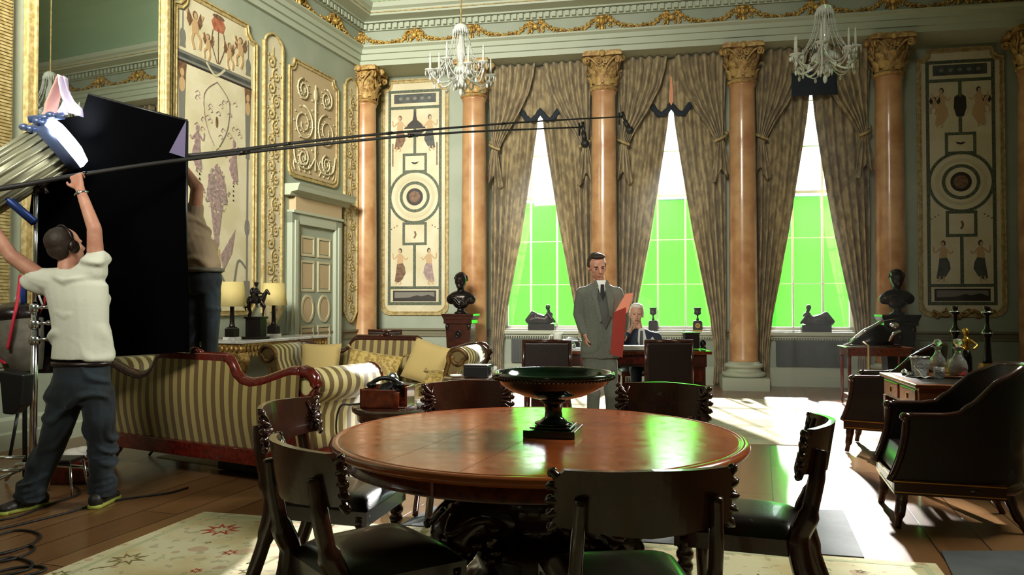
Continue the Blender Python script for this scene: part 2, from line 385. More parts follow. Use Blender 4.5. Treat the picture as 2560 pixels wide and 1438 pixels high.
# entablature on each wall: architrave / frieze / cornice + cove
def entab(i,n,loc,rz,x0,x1,d,bk_=.5):
    A=[(bk_,5.27),(-.05-d,5.27),(-.05-d,5.355),(-.085-d,5.36),(-.085-d,5.455),(-.12-d,5.46),(-.12-d,5.53),(-.17-d,5.56),(-.17-d,5.585),(bk_,5.585)]
    Fz=[(bk_,5.585),(-.07-d,5.585),(-.07-d,5.835),(bk_,5.835)]
    K=[(bk_,5.835),(-.12-d,5.835),(-.12-d,5.935),(-.2-d,5.94),(-.2-d,5.965),(-.4-d,5.985),(-.42-d,6.06),(-.47-d,6.09),(-.49-d,6.16),(-.3-d,6.19),(bk_,6.19)]
    for nm,P,mt in(('trim_%d'%n,A,'trim_green'),('trim_%d'%(n+1),Fz,'wall_green'),('trim_%d'%(n+2),K,'trim_green')):
        mb=MB(); mb.prism(P,x0,x1,'x'); o=st(mb.build(nm,mt,None,loc,rz))
        if P is Fz: fz=o
        if P is K: kz=o
    dn=MB(); k=int((x1-x0)/.105)
    for j in range(k): q=x0+(j+.25)*.105; dn.bb(q,q+.062,-.185-d,-.12-d,5.845,5.925)
    dn.build('dentil_course','trim_green',kz)
    gl=MB(); gl.bb(x0,x1,-.425-d,-.405-d,6.015,6.03); gl.bb(x0,x1,-.125-d,-.11-d,5.535,5.55)
    for j in range(int((x1-x0)/.085)): q=x0+j*.085; gl.sph((q+.04,-.32-d,6.21),(.03,.03,.035),6,4)
    gl.build('gilt_border','gilt_paint',kz)
    cv=MB(); P=[(bk_,6.16),(-.3-d,6.16)]+[(-.3-d-1.0*(1-cos(a)),6.16+1.22*sin(a)) for a in [PI/2*j/10 for j in range(11)]]+[(bk_,7.4)]
    cv.prism(P,x0,x1,'x'); st(cv.build('trim_%d'%(n+3),'ceiling_green',None,loc,rz)); return fz
random.seed(3)
def garland(w,drop):
    g=MB()
    for k in range(46):
        t=k/45; x=(t-.5)*w; z=-drop*(1-(2*t-1)**2); r=.030+.022*sin(PI*t)
        for j in range(3): g.sph((x+random.uniform(-.016,.016),-.016+random.uniform(-.016,.016),z+random.uniform(-r,r)),(random.uniform(.014,.026),)*3,6,4)
    for s in(-1,1):
        for k in range(9): g.sph((s*(w/2-.02)+random.uniform(-.05,.05),-.02,.02-.02*k),(.02,.02,.024),6,4)
    return g.mesh('garland','gilt_leaf')
def ribbon_drop():
    g=MB(); g.sph((0,-.03,-.03),(.05,.03,.05),8,6)
    for s in(-1,1): g.tube(bez([(0,-.02,0),(s*.09,-.03,.05),(s*.16,-.02,.0),(s*.1,-.02,-.05),(s*.13,-.02,-.15)],5),[.016]*20+[.008],6); g.sph((s*.06,-.02,-.1),(.018,.02,.05),6,4); g.tube([(s*.02,-.02,-.06),(s*.09,-.02,-.18)],.012,5)
    return g.mesh('ribbon','gilt_leaf')
def mask_drop():
    g=MB(); g.sph((0,-.05,.0),(.05,.05,.062),10,8); g.sph((0,-.1,-.01),(.02,.02,.03),8,6); g.sph((0,-.05,.06),(.07,.03,.03),8,6); g.sph((0,-.05,-.1),(.03,.03,.075),8,6); g.sph((0,-.045,-.18),(.022,.02,.03),8,6)
    for s in(-1,1): g.sph((s*.06,-.03,.02),(.03,.03,.05),8,6); g.sph((s*.04,-.03,-.1),(.015,.02,.06),8,6)
    return g.mesh('mask','gilt_leaf')
GM,RM,KM=garland(.92,.19),ribbon_drop(),mask_drop()
def deco(fz,xs,ys,d):
    # masks over each axis in xs, ribbon between, two garlands per bay
    def put(m,x,z,n,y=None):
        o=bpy.data.objects.new(n,m); C.objects.link(o); o.parent=fz; o.location=(x,-.07-d if y is None else y,z)
    for x in xs: put(KM,x,5.74,'gilt_mask')
    for a,b in zip(xs,xs[1:]):
        m=(a+b)/2; put(RM,m,5.76,'gilt_ribbon'); put(GM,(a+m)/2,5.80,'gilt_garland'); put(GM,(b+m)/2,5.80,'gilt_garland')
deco(entab(0,1,O,RB,0,RW,.15),[0.02,1.94,4.07,6.20,8.31,10.2],0,.15)
deco(entab(0,5,O,RL,-RD,.5,0),[-.02-i*2.1 for i in range(8)],0,0)
deco(entab(0,9,ORr,RR,-.5,RD,0),[.02+i*2.1 for i in range(8)],0,0)
deco(entab(0,13,ORe,RB+PI,-RW,0,0),[-.02-i*2.05 for i in range(6)],0,0)
# dado rail, baseboard
def rail(n,nm,loc,rz,x0,x1,y):
    mb=MB(); mb.prism([(y,.74),(y-.03,.74),(y-.03,.78),(y-.015,.79),(y-.015,.83),(y-.05,.85),(y-.05,.88),(y,.88)],x0,x1,'x'); st(mb.build(n,'trim_dark',None,loc,rz))
    mb=MB(); mb.prism([(y,0),(y-.05,0),(y-.05,.14),(y-.03,.16),(y-.03,.26),(y-.01,.29),(y,.29)],x0,x1,'x'); st(mb.build(nm,'trim_green',None,loc,rz))
mat('trim_dark',L((120,116,92)),.5)
rail('trim_20','baseboard_back',O,RB,0,RW,.5)
rail('trim_21','baseboard_left',O,RL,-RD,.5,0)
rail('trim_22','baseboard_right',ORr,RR,-.5,RD,0)
# ---------------- columns -----------------
def spiral(c,r,turns,sgn,th=.016,plane=(Vector((1,0,0)),Vector((0,0,1))),n=22):
    P=[]
    for k in range(n+1):
        t=k/n; a=sgn*(t*turns*2*PI)+PI/2; rr=r*(1-.8*t); P.append(Vector(c)+plane[0]*rr*cos(a)+plane[1]*rr*sin(a))
    return P
def capital(full=True):
    g=MB(); g.lathe([(.2,0),(.225,.02),(.225,.045),(.2,.06),(.2,.3),(.23,.42),(.27,.50)],n=24)
    # abacus with concave sides
    pts=[]
    for q in range(4):
        a0=q*PI/2+PI/4
        for k in range(7):
            t=k/6; a=a0+(t)*PI/2; rad=.43-.14*sin(PI*t)
            pts.append((rad*cos(a),rad*sin(a)))
        pts.pop()
    g.prism(pts,.51,.545); g.prism([(x*.95,y*.95) for x,y in pts],.545,.59)
    def leaf(a,z0,h,w,out):
        u=Vector((cos(a),sin(a),0)); v=Vector((-sin(a),cos(a),0))
        def fn(s,t):
            x=(s-.5)*2; wd=w*(sin(PI*(.18+.75*t))**.7)*(1-.15*abs(sin(t*13)))
            r=.205+out*t**3-(.03 if t>.93 else 0)+.02*(1-x*x); return u*r+v*x*wd+Vector((0,0,z0+h*(t if t<.9 else .9-(t-.9)*1.2)))
        g.grid(fn,6,10)
    for k in range(8): leaf(k*PI/4+PI/8,.06,.17,.075,.07)
    for k in range(8): leaf(k*PI/4,.1,.27,.08,.1)
    for k in range(4):
        a=k*PI/2+PI/4; u=Vector((cos(a),sin(a),0))
        for s in(-1,1):
            v=Vector((-sin(a),cos(a),0))*s
            P=bez([Vector((0,0,.28))+u*.17+v*.13,Vector((0,0,.38))+u*.22+v*.10,Vector((0,0,.47))+u*.29+v*.05,Vector((0,0,.49))+u*.35+v*.02],5)
            g.tube(P+spiral(Vector((0,0,.445))+u*.35+v*.02,.05,1.3,-1,plane=(u,Vector((0,0,1))))[2:],.018,6)
            P=bez([Vector((0,0,.28))+u*.17+v*.13,Vector((0,0,.38))+u*.15+v*.18,Vector((0,0,.46))+u*.17+v*.2],5); g.tube(P,.014,6); 
        a2=k*PI/2; u2=Vector((cos(a2),sin(a2),0)); g.sph(u2*.3+Vector((0,0,.54)),(.05,.05,.055),8,6); g.sph(u2*.33+Vector((0,0,.54)),(.025,.025,.03),6,4)
        for s in(-1,1):
            v2=Vector((-sin(a2),cos(a2),0))*s; g.tube(spiral(u2*.25+v2*.05+Vector((0,0,.43)),.045,1.2,s,plane=(v2*s,Vector((0,0,1)))),.014,6)
    return g
def column(u,label,y=0):
    p=bk(u,y); r=thing('column',label,'column',p,RB,'marble columns along the window wall')
    if not column.m:
        m=MB(); m.box((0,0,.095),(.68,.68,.19)); column.m.append(('plinth',m.mesh('plinth','trim_green')))
        m=MB(); m.lathe([(.30,.19),(.325,.205),(.33,.235),(.31,.26),(.27,.27),(.25,.30),(.255,.325),(.29,.335),(.295,.36),(.28,.385),(.235,.395),(.228,.42)],n=40); column.m.append(('base',m.mesh('base','trim_green')))
        m=MB(); m.lathe([(.225,.42),(.212,.46),(.21,1.5),(.205,2.6),(.195,3.8),(.185,4.62),(.2,4.65),(.2,4.68)],n=48); column.m.append(('shaft',m.mesh('shaft','marble_orange')))
        column.m.append(('capital',capital().mesh('capital','capital_gold')))
    for n,me in column.m:
        o=bpy.data.objects.new(n,me); C.objects.link(o); o.parent=r
        if n=='capital': o.location=(0,0,4.68)
    return r
column.m=[]
for u,l in ((.03,'orange marble column tight in the left corner by the painted wall'),(1.94,'orange marble column left of the left window, behind the left bust'),(4.07,'orange marble column between the left and middle windows, behind the standing man'),(6.2,'orange marble column between the middle and right windows with its base in view'),(8.31,'orange marble column right of the right window, behind the right bust'),(RW,'marble column at the far right edge with only its gilt capital in view')): column(u,l)
# ---------------- wall decoration -----------------
def ell(cx,cz,rx,rz,n=20,a0=0): return [(cx+rx*cos(2*PI*k/n+a0),cz+rz*sin(2*PI*k/n+a0)) for k in range(n)]
def rect(x0,x1,z0,z1): return [(x0,z0),(x1,z0),(x1,z1),(x0,z1)]
class Art(MB):
    lay=0
    def poly(s,p,mi,y=None):
        s.lay+=1; y=-.002-.00012*(s.lay%40) if y is None else y; return s.prism(p,y,0.0,'y',mi)
    def frame(s,p,q,mi,y=-.003): return s.ring(p,q,y,0,'y',mi)
    def rf(s,x0,x1,z0,z1,w,mi): return s.frame(rect(x0,x1,z0,z1),rect(x0+w,x1-w,z0+w,z1-w),mi)
    def stroke(s,pts,w,mi):
        P=[Vector((p[0],0,p[1])) for p in pts]; W_=w if isinstance(w,(list,tuple)) else [w]*len(P); lft=[];rgt=[]
        for k in range(len(P)):
            t=(P[min(k+1,len(P)-1)]-P[max(k-1,0)]); t.normalize() if t.length else 0; n=Vector((-t.z,0,t.x))*W_[k]/2
            lft.append(((P[k]+n).x,(P[k]+n).z)); rgt.append(((P[k]-n).x,(P[k]-n).z))
        s.lay+=1; y=-.002-.00012*(s.lay%40)
        for k in range(len(P)-1): s.prism([lft[k],lft[k+1],rgt[k+1],rgt[k]],y,0,'y',mi)
    def curve(s,pts,w,mi,n=6): s.stroke([(p.x,p.y) for p in bez([(a,b,0) for a,b in pts],n)],w,mi)
    def figure(s,x,z,h,sk,rb,fl=1,hr=None):
        # small standing draped figure, z = feet
        f=lambda a,b:(x+fl*a*h,z+b*h)
        s.poly([f(-.05,.82),f(.06,.82),f(.09,.62),f(.08,.5),f(-.07,.5),f(-.09,.66)],sk)
        s.poly([f(-.08,.56),f(.09,.54),f(.12,.3),f(.16,.05),f(.05,.02),f(-.06,.1),f(-.16,.28),f(-.14,.44)],rb)
        s.poly(ell(*f(0,.91),.055*h,.075*h,10),hr if hr is not None else rb); s.poly(ell(*f(.015,.89),.04*h,.06*h,10),sk)
        s.curve([f(.07,.78),f(.19,.68),f(.22,.84)],.035*h,sk,4); s.curve([f(-.06,.78),f(-.16,.66),f(-.22,.72)],.035*h,sk,4)
        s.stroke([f(0,.1),f(-.02,-.02),f(.03,-.03)],.035*h,sk); s.stroke([f(.08,.1),f(.1,0),f(.14,-.01)],.035*h,sk)
    def putto(s,x,z,h,sk,dk,fl=1):
        f=lambda a,b:(x+fl*a*h,z+b*h)
        s.poly([f(-.09,.78),f(.09,.78),f(.12,.6),f(.1,.42),f(-.12,.42),f(-.13,.6)],sk); s.poly(ell(*f(0,.88),.09*h,.1*h,12),dk); s.poly(ell(*f(.02,.86),.065*h,.08*h,12),sk)
        s.curve([f(.08,.74),f(.22,.8),f(.3,.95)],.06*h,sk,4); s.curve([f(-.09,.74),f(-.22,.7),f(-.3,.86)],.06*h,sk,4)
        s.curve([f(-.05,.44),f(-.1,.24),f(-.02,.02)],.085*h,sk,4); s.curve([f(.07,.44),f(.2,.3),f(.17,.06)],.085*h,sk,4)
        s.poly([f(-.08,.72),f(-.26,.98),f(-.3,.7),f(-.2,.55)],dk); s.poly([f(.08,.72),f(.2,.98),f(.26,.72),f(.16,.56)],dk)
CUT=lambda x0,x1,z0,z1,c,r=0:[(x0+c,z0),(x1-c,z0),(x1-c*.45,z0+c*.18),(x1-c*.1,z0+c*.55),(x1,z0+c),(x1,z1-c),(x1-c*.5,z1-c*.9),(x1-c*.9,z1-c*.5),(x1-c,z1),(x0+c,z1),(x0+c*.9,z1-c*.5),(x0+c*.5,z1-c*.9),(x0,z1-c),(x0,z0+c),(x0+c*.1,z0+c*.55),(x0+c*.45,z0+c*.18)]
def framed(name,x0,x1,z0,z1,c,loc,rz,y,label,group,w=.05,mt='gilt_paint',bg='cream'):
    r=thing(name,label,'wall panel',loc,rz,group)
    P=CUT(x0,x1,z0,z1,c); cx,cz=(x0+x1)/2,(z0+z1)/2
    ins=lambda d:[(cx+(a-cx)*(1-2*d/(x1-x0)),cz+(b-cz)*(1-2*d/(z1-z0))) for a,b in P]
    f=MB(); f.ring(P,ins(w*.35),y-.035,y,'y'); f.ring(ins(w*.35),ins(w*.75),y-.02,y,'y'); f.ring(ins(w*.75),ins(w),y-.03,y,'y'); f.build('frame',mt,r,bevel=.006)
    b=MB(); b.prism(ins(w*.8),y-.01,y,'y'); b.build('panel_board',bg,r); return r
MAT_ART=['paint_green','cream2','paint_slate','paint_brown','paint_skin','paint_black','paint_grey','paint_mauve','paint_red','cream']
def grotesque(cx,label,var):
    r=framed('painted_panel',cx-.615,cx+.615,1.1,5.22,.16,O,RB,.5,label,'painted panels on the window wall',.07)
    a=Art(); W2=.485
    a.rf(cx-W2,cx+W2,1.28,5.03,.05,0)
    a.stroke([(cx-W2,4.72),(cx+W2,4.72)],.05,0); a.stroke([(cx-W2,1.58),(cx+W2,1.58)],.05,0)
    a.poly(rect(cx-.38,cx+.38,4.80,4.96),2); a.poly(rect(cx-.39,cx+.39,1.345,1.53),5); a.poly(rect(cx-.36,cx+.36,1.37,1.505),6)
    for q in range(5): a.poly(ell(cx-.26+.13*q,4.88,.035,.03,8),6)
    a.poly([(cx-.36,1.37),(cx+.36,1.37),(cx+.36,1.42),(cx+.25,1.46),(cx+.12,1.43),(cx+.05,1.45),(cx-.1,1.41),(cx-.36,1.40)],5)
    a.stroke([(cx,1.58),(cx,2.32)],.05,0); a.stroke([(cx,3.9),(cx,4.72)],.05,0)
    for rr,w_,mi in((.47,.045,0),(.27,.05,0)): a.ring(ell(cx,3.16,rr,rr,40),ell(cx,3.16,rr-w_,rr-w_,40),-.004,0,'y',mi)
    a.ring(ell(cx,3.16,.36,.36,40),ell(cx,3.16,.31,.31,40),-.0035,0,'y',1); a.poly(ell(cx,3.16,.15,.15,32),5); a.poly(ell(cx,3.16,.10,.10,32),3)
    a.rf(cx-.22,cx+.22,3.58,3.92,.045,0); a.rf(cx-.22,cx+.22,2.32,2.72,.045,0)
    a.curve([(cx-.07,3.77),(cx,3.745),(cx+.07,3.77)],[.01]*3+[.03]*7+[.01]*3,5); a.curve([(cx-.01,2.44),(cx+.02,2.5),(cx,2.56)],.03,3)
    if var==0:
        a.poly([(cx,4.7),(cx+.04,4.5),(cx+.16,4.4),(cx+.2,4.35),(cx-.2,4.35),(cx-.16,4.4),(cx-.04,4.5)],5); a.poly([(cx-.17,4.3),(cx+.17,4.3),(cx+.05,4.2),(cx-.05,4.2)],5)
        for s in(-1,1): a.figure(cx+s*.27,3.98,.62,4,3 if s<0 else 2,s); a.stroke([(cx+s*.4,4.1),(cx+s*.4,3.7)],.02,3)
    else:
        a.poly([(cx-.08,4.46),(cx+.08,4.46),(cx+.09,4.3),(cx+.05,4.16),(cx-.05,4.16),(cx-.09,4.3)],5); a.poly([(cx-.08,4.46),(cx-.03,4.5),(cx-.02,4.46)],5); a.poly([(cx+.08,4.46),(cx+.03,4.5),(cx+.02,4.46)],5)
        for s in(-1,1): a.figure(cx+s*.26,4.02,.6,4,4,s,5); a.putto(cx+s*.36,4.2,.28,4,5,s)
    for s in(-1,1): a.figure(cx+s*.26,1.66,.62,4,[3,7][s>0] if var==0 else [2,2][s>0],s,5)
    for s in(-1,1):
        for q in range(3): a.poly(ell(cx+s*(.42-.05*q),2.6+.03*q,.012,.012,6),3)
    a.build('painting',MAT_ART,r,(0,.488,0))
    if var==1:
        g=MB(); random.seed(8)
        g.tube(bez([(cx-.42,.47,1.2),(cx-.25,.44,1.12),(cx-.12,.44,1.2),(cx,.43,1.12),(cx+.14,.44,1.2),(cx+.28,.44,1.12),(cx+.44,.47,1.2)],6),.022,6)
        for q in range(40): t=random.uniform(-.44,.44); g.sph((cx+t,.45,1.15+.05*sin(t*22)+random.uniform(-.02,.03)),(random.uniform(.014,.03),.02,random.uniform(.012,.03)),6,4)
        g.build('gilt_garland','gilt',r)
grotesque(.76,'tall painted panel with ring medallion between the corner column and left bust',0)
grotesque(9.45,'tall painted panel with ring medallion on the far right, above the candlesticks',1)
# --- left wall; x = -t ---
def scroll_strip(t0,t1,z0,z1,label):
    x0,x1=-t1,-t0; r=thing('carved_panel_strip',label,'wall panel',O,RL,'carved gilt strips on the left wall')
    b=MB(); b.prism([(x0,z0+.15),((x0+x1)/2,z0),(x1,z0+.15),(x1,z1-.12),((x0+x1)/2+.08,z1),((x0+x1)/2-.08,z1),(x0,z1-.12)],-.02,0,'y'); b.build('panel_board','cream',r)
    f=MB()
    for x in(x0,x1): f.bb(x-.02,x+.02,-.045,0,z0+.15,z1-.12)
    f.tube(bez([(x0,-.03,z1-.12),(x0+.05,-.03,z1-.04),((x0+x1)/2,-.03,z1+.03),(x1-.05,-.03,z1-.04),(x1,-.03,z1-.12)],5),.02,6); f.tube(bez([(x0,-.03,z0+.15),((x0+x1)/2,-.03,z0-.02),(x1,-.03,z0+.15)],5),.02,6)
    f.build('frame','gilt_paint',r,bevel=.005)
    g=MB(); cx=(x0+x1)/2; w=(x1-x0)/2-.04; z=z0+.22; s=1
    while z<z1-.22:
        P=spiral((cx+s*w*.35,-.025,z),w*.6,1.4,s,n=16); g.tube(P,[.012*(1-.5*k/16) for k in range(17)],5)
        for q in range(3): a=random.uniform(0,6.28); g.sph((cx+s*w*.35+w*.6*cos(a),-.025,z+w*.6*sin(a)),(.022,.014,.012),6,4)
        g.sph((cx+s*w*.35,-.03,z),(.02,.015,.02),6,4); z+=w*1.05; s=-s
    g.tube([(cx,-.022,z0+.15),(cx,-.022,z1-.15)],.008,5)
    for q in range(int((z1-z0)*30)): g.sph((random.uniform(x0+.05,x1-.05),-.022,random.uniform(z0+.2,z1-.15)),(random.uniform(.008,.018),.01,random.uniform(.008,.02)),5,3)
    g.build('carving','gilt_paint',r)
random.seed(5)
scroll_strip(.24,.64,1.02,4.98,'narrow carved gilt strip between the corner column and the door')
scroll_strip(2.38,2.80,1.02,5.0,'carved gilt strip left of the door, behind the right-hand lamp shade')
# relief panel above the door
r=framed('relief_panel',-2.22,-.84,3.12,4.86,.14,O,RL,0,'scrollwork relief panel above the door','relief panels',.07,'gilt_paint','relief_stone')
g=MB(); g.tube([(-1.53,-.03,3.3),(-1.53,-.03,4.6)],.016,6); g.sph((-1.53,-.035,4.45),(.06,.02,.1),8,6)
for s in(-1,1):
    for cz,rr,k in((3.95,.27,1),(4.45,.17,-1),(3.45,.14,1)):
        g.tube(spiral((-1.53+s*.32,-.03,cz),rr,1.8,s*k,n=34),[.013*(1-.5*q/34) for q in range(35)],6)
        for q in range(22): a=q*.62; r2=rr*(1.06-.035*q); g.sph((-1.53+s*.32+r2*cos(a),-.022,cz+r2*sin(a)),(.022,.010,.012),6,4)
    g.tube(bez([(-1.53,-.03,3.5),(-1.53+s*.2,-.03,3.3),(-1.53+s*.5,-.03,3.35),(-1.53+s*.58,-.03,3.6)],6),.012,6)
for s in(-1,1):
    for k in range(4): x=-1.53+s*(.12+.13*k); g.tube(bez([(x,-.02,3.24),(x+s*.05,-.02,3.32),(x+s*.01,-.02,3.42),(x+s*.05,-.02,3.48)],4),.010,5); g.sph((x,-.02,3.36),(.018,.01,.03),6,4)
    for k in range(6): g.sph((-1.53+s*.07,-.02,3.6+.15*k),(.03,.01,.018),6,4)
g.build('carving','relief_shadow' if 'relief_shadow' in MT else 'cream2',r)
# door with surround
d=MB(); x0,x1=-2.02,-1.02
d.bb(x0,x1,-.04,0,0,2.45); dr=st(d.build('door_1','wall_green',None,O,RL))
f=MB()
for a,b_ in((x0-.2,x0),(x1,x1+.2)): f.bb(a,b_,-.09,0,0,2.62); f.bb(a+.06,b_-.06,-.11,-.09,.1,2.5)
f.bb(x0-.2,x1+.2,-.09,0,2.45,2.62); f.bb(x0-.2,x1+.2,-.12,0,2.60,2.64); f.build('door_surround','trim_green',dr,bevel=.006)
f=MB(); f.bb(x0-.14,x1+.14,-.11,0,2.64,2.84); f.build('door_frieze','cream_warm' if 'cream_warm' in MT else 'relief_stone',dr)
f=MB(); f.prism([(0,2.84),(-.12,2.84),(-.14,2.88),(-.24,2.90),(-.26,2.96),(-.28,3.0),(0,3.0)],x0-.3,x1+.32,'x'); f.build('door_cornice','trim_green',dr)
for s in(0,1):
    a0=x0+.09+s*.46; a1=a0+.36
    for (za,zb) in((2.0,2.3),(1.48,1.94),(.2,.98)): 
        f=MB(); f.ring(rect(a0,a1,za,zb),rect(a0+.035,a1-.035,za+.035,zb-.035),-.055,-.03,'y'); f.prism(rect(a0+.05,a1-.05,za+.05,zb-.05),-.046,-.03,'y',1); f.build('door_panel',['cream2','relief_stone'],dr,bevel=.004)
    c0=(a0+a1)/2; f=MB(); f.ring(ell(c0,1.23,.17,.21,28),ell(c0,1.23,.135,.17,28),-.058,-.03,'y'); f.prism(ell(c0,1.23,.13,.165,28),-.048,-.03,'y',1); f.build('door_panel',['cream2','relief_stone'],dr)
f=MB(); f.bb(x0+.02,x0+.035,-.06,-.03,1.82,2.02); f.build('door_hinge','black_metal',dr)
# big painted panel
r=framed('painted_panel',-4.52,-2.95,1.15,4.98,.2,O,RL,0,'large painted panel with winged children and urn, left of the carved strip','painted panels on the left wall',.07)
a=Art(); X=lambda t:-t
a.poly([(-4.44,4.14),(-3.08,4.14),(-3.08,4.26),(-4.44,4.26)],6); a.poly([(-4.46,4.12),(-3.06,4.12),(-3.06,4.145),(-4.46,4.145)],5)
a.stroke([(-4.44,4.20),(-3.08,4.20)],.05,2); a.curve([(-3.95,4.24),(-3.78,4.12),(-3.6,4.24)],.03,1)
for x,z,h,fl in((-4.15,4.32,.48,1),(-3.92,4.26,.34,-1),(-3.52,4.26,.36,1),(-3.3,4.34,.42,-1)): a.putto(x,z,h,4,3,fl)
a.poly([(-3.86,4.78),(-3.8,4.86),(-3.66,4.86),(-3.6,4.78),(-3.64,4.68),(-3.82,4.68)],8); a.poly(ell(-3.73,4.86,.11,.03,14),3)
for s in(-1,0,1): a.curve([(-3.73+s*.1,4.68),(-3.73+s*.12,4.5),(-3.73+s*.02,4.28)],.012,3)
for x in(-4.36,-3.14):
    a.poly([(x-.06,3.98),(x+.06,3.98),(x+.05,3.72),(x+.035,3.2),(x-.035,3.2),(x-.05,3.72)],6); a.poly([(x-.07,4.12),(x+.07,4.12),(x+.05,3.92),(x-.05,3.92)],3); a.poly(ell(x,4.0,.035,.05,10),4); a.poly(ell(x,3.86,.05,.09,10),4)
    a.stroke([(x,3.2),(x,1.6)],.03,6); a.poly([(x-.06,1.6),(x+.06,1.6),(x+.07,1.25),(x-.07,1.25)],6)
    a.poly(ell(x,4.42,.05,.1,12),6); a.stroke([(x,4.3),(x,4.85)],.014,6); a.poly([(x-.05,4.3),(x+.05,4.3),(x+.03,4.4),(x-.03,4.4)],6)
    a.ring(ell(x,2.3,.05,.11,20),ell(x,2.3,.03,.085,20),-.004,0,'y',6)
for x,z in((-4.1,3.2),(-3.42,3.15)): a.figure(x,z-.3,.55,7,7,1,7)
for q in range(26):
    t=random.uniform(0,1); xx=-3.75+random.uniform(-.42,.42); zz=3.9-random.uniform(0,.8); sg=random.choice((-1,1)); a.curve([(xx,zz),(xx+sg*.05,zz+.03),(xx+sg*.08,zz-.01),(xx+sg*.05,zz-.02)],.006,7,4)
a.curve([(-3.75,4.05),(-3.98,3.85),(-3.95,3.5),(-3.8,3.25)],.008,7); a.curve([(-3.75,4.05),(-3.52,3.85),(-3.55,3.5),(-3.7,3.25)],.01,6); a.poly(ell(-3.75,3.55,.02,.07,10),3)
a.poly([(-3.94,2.55),(-3.54,2.55),(-3.58,2.8),(-3.66,2.95),(-3.74,3.04),(-3.82,2.95),(-3.9,2.8)],7)
for q in range(150):
    rr=random.uniform(0,1)**.5; aa=random.uniform(0,6.28); a.poly(ell(-3.74+.22*rr*cos(aa)*(1.15-.4*(sin(aa)>0)),2.72+.3*rr*sin(aa),random.uniform(.008,.02),random.uniform(.008,.02),7),(7,6,1)[q%3])
a.poly([(-3.86,2.55),(-3.62,2.55),(-3.69,2.15),(-3.79,2.15)],7); a.poly(ell(-3.74,2.08,.05,.09,14),7); a.poly([(-3.8,1.98),(-3.68,1.98),(-3.64,1.6),(-3.84,1.6)],4)
for s in(-1,1): a.poly([(-3.74+s*.08,1.9),(-3.74+s*.36,2.25),(-3.74+s*.3,1.95),(-3.74+s*.14,1.72)],7); a.curve([(-3.74+s*.08,1.68),(-3.74+s*.3,1.45),(-3.74+s*.42,1.85),(-3.74+s*.6,1.75)],.03,6)
for q in range(5): a.poly(ell(-4.05,2.86-.06*q,.012,.015,6),5); a.poly(ell(-3.42,2.86-.06*q,.008,.012,6),5)
a.build('painting',MAT_ART,r,(0,-.012,0))
# mirror with gilt frame
r=thing('wall_mirror','tall gilt-framed mirror on the left wall above the black flag','mirror',O,RL)
f=MB(); f.ring(rect(-6.40,-4.56,.9,5.2),rect(-6.31,-4.70,.99,5.1),-.06,0,'y'); f.ring(rect(-6.345,-4.63,.955,5.14),rect(-6.31,-4.70,.99,5.1),-.09,-.06,'y'); f.build('frame','gilt_paint',r,bevel=.012)
f=MB(); f.bb(-6.33,-4.67,-.03,-.01,.95,5.14); f.build('mirror_glass','mirror_glass',r)
r=thing('carved_panel_strip','gilt ribbed strip at the far left edge behind the film lamp','wall panel',O,RL,'carved gilt strips on the left wall')
f=MB(); f.bb(-6.78,-6.54,-.05,0,.9,5.1)
for q in range(140): f.bb(-6.76,-6.56,-.06,-.05,.92+q*.03,.94+q*.03)
f.build('carving','gilt_paint',r)
r=framed('painted_panel',-8.6,-6.95,1.15,4.98,.2,O,RL,0,'plain cream wall panel beyond the left edge','painted panels on the left wall',.07)
r=framed('painted_panel',-13.6,-9.5,1.15,4.98,.2,O,RL,0,'plain cream wall panel behind the camera on the left','painted panels on the left wall',.07)
# right and rear walls (seen in the mirror)
for k,(a_,b_) in enumerate(((1,2.8),(3.6,5.6),(6.4,8.4),(9.2,11.2))): framed('wall_panel',a_,b_,1.15,4.98,.2,ORr,RR,0,'plain cream framed panel on the right-hand wall, seen only in the mirror','plain panels on the right wall',.07)
# ---------------- outside: ground, green screen -----------------
mat('ground_out',L((150,150,140)),.9)
mb=MB(); mb.bb(-14,26,.95,40,-.4,-.3); st(mb.build('ground','ground_out',None,O,RB))
r=thing('green_screen','huge green cloth screen hung outside the windows','screen',O,RB)
g=MB(); g.grid(lambda s,t:(-4+19*s,5.9+.05*sin(s*90)+.03*sin(s*37+t*3),.25+3.45*t),160,6); g.build('cloth','green_screen',r)
f=MB(); f.tube([(-4,5.9,3.72),(15,5.9,3.72)],.03,8)
for q in range(6): x=-4+19*q/5; f.tube([(x,5.95,-.3),(x,5.95,3.72)],.03,8)
f.build('screen_frame','steel_grey',r)
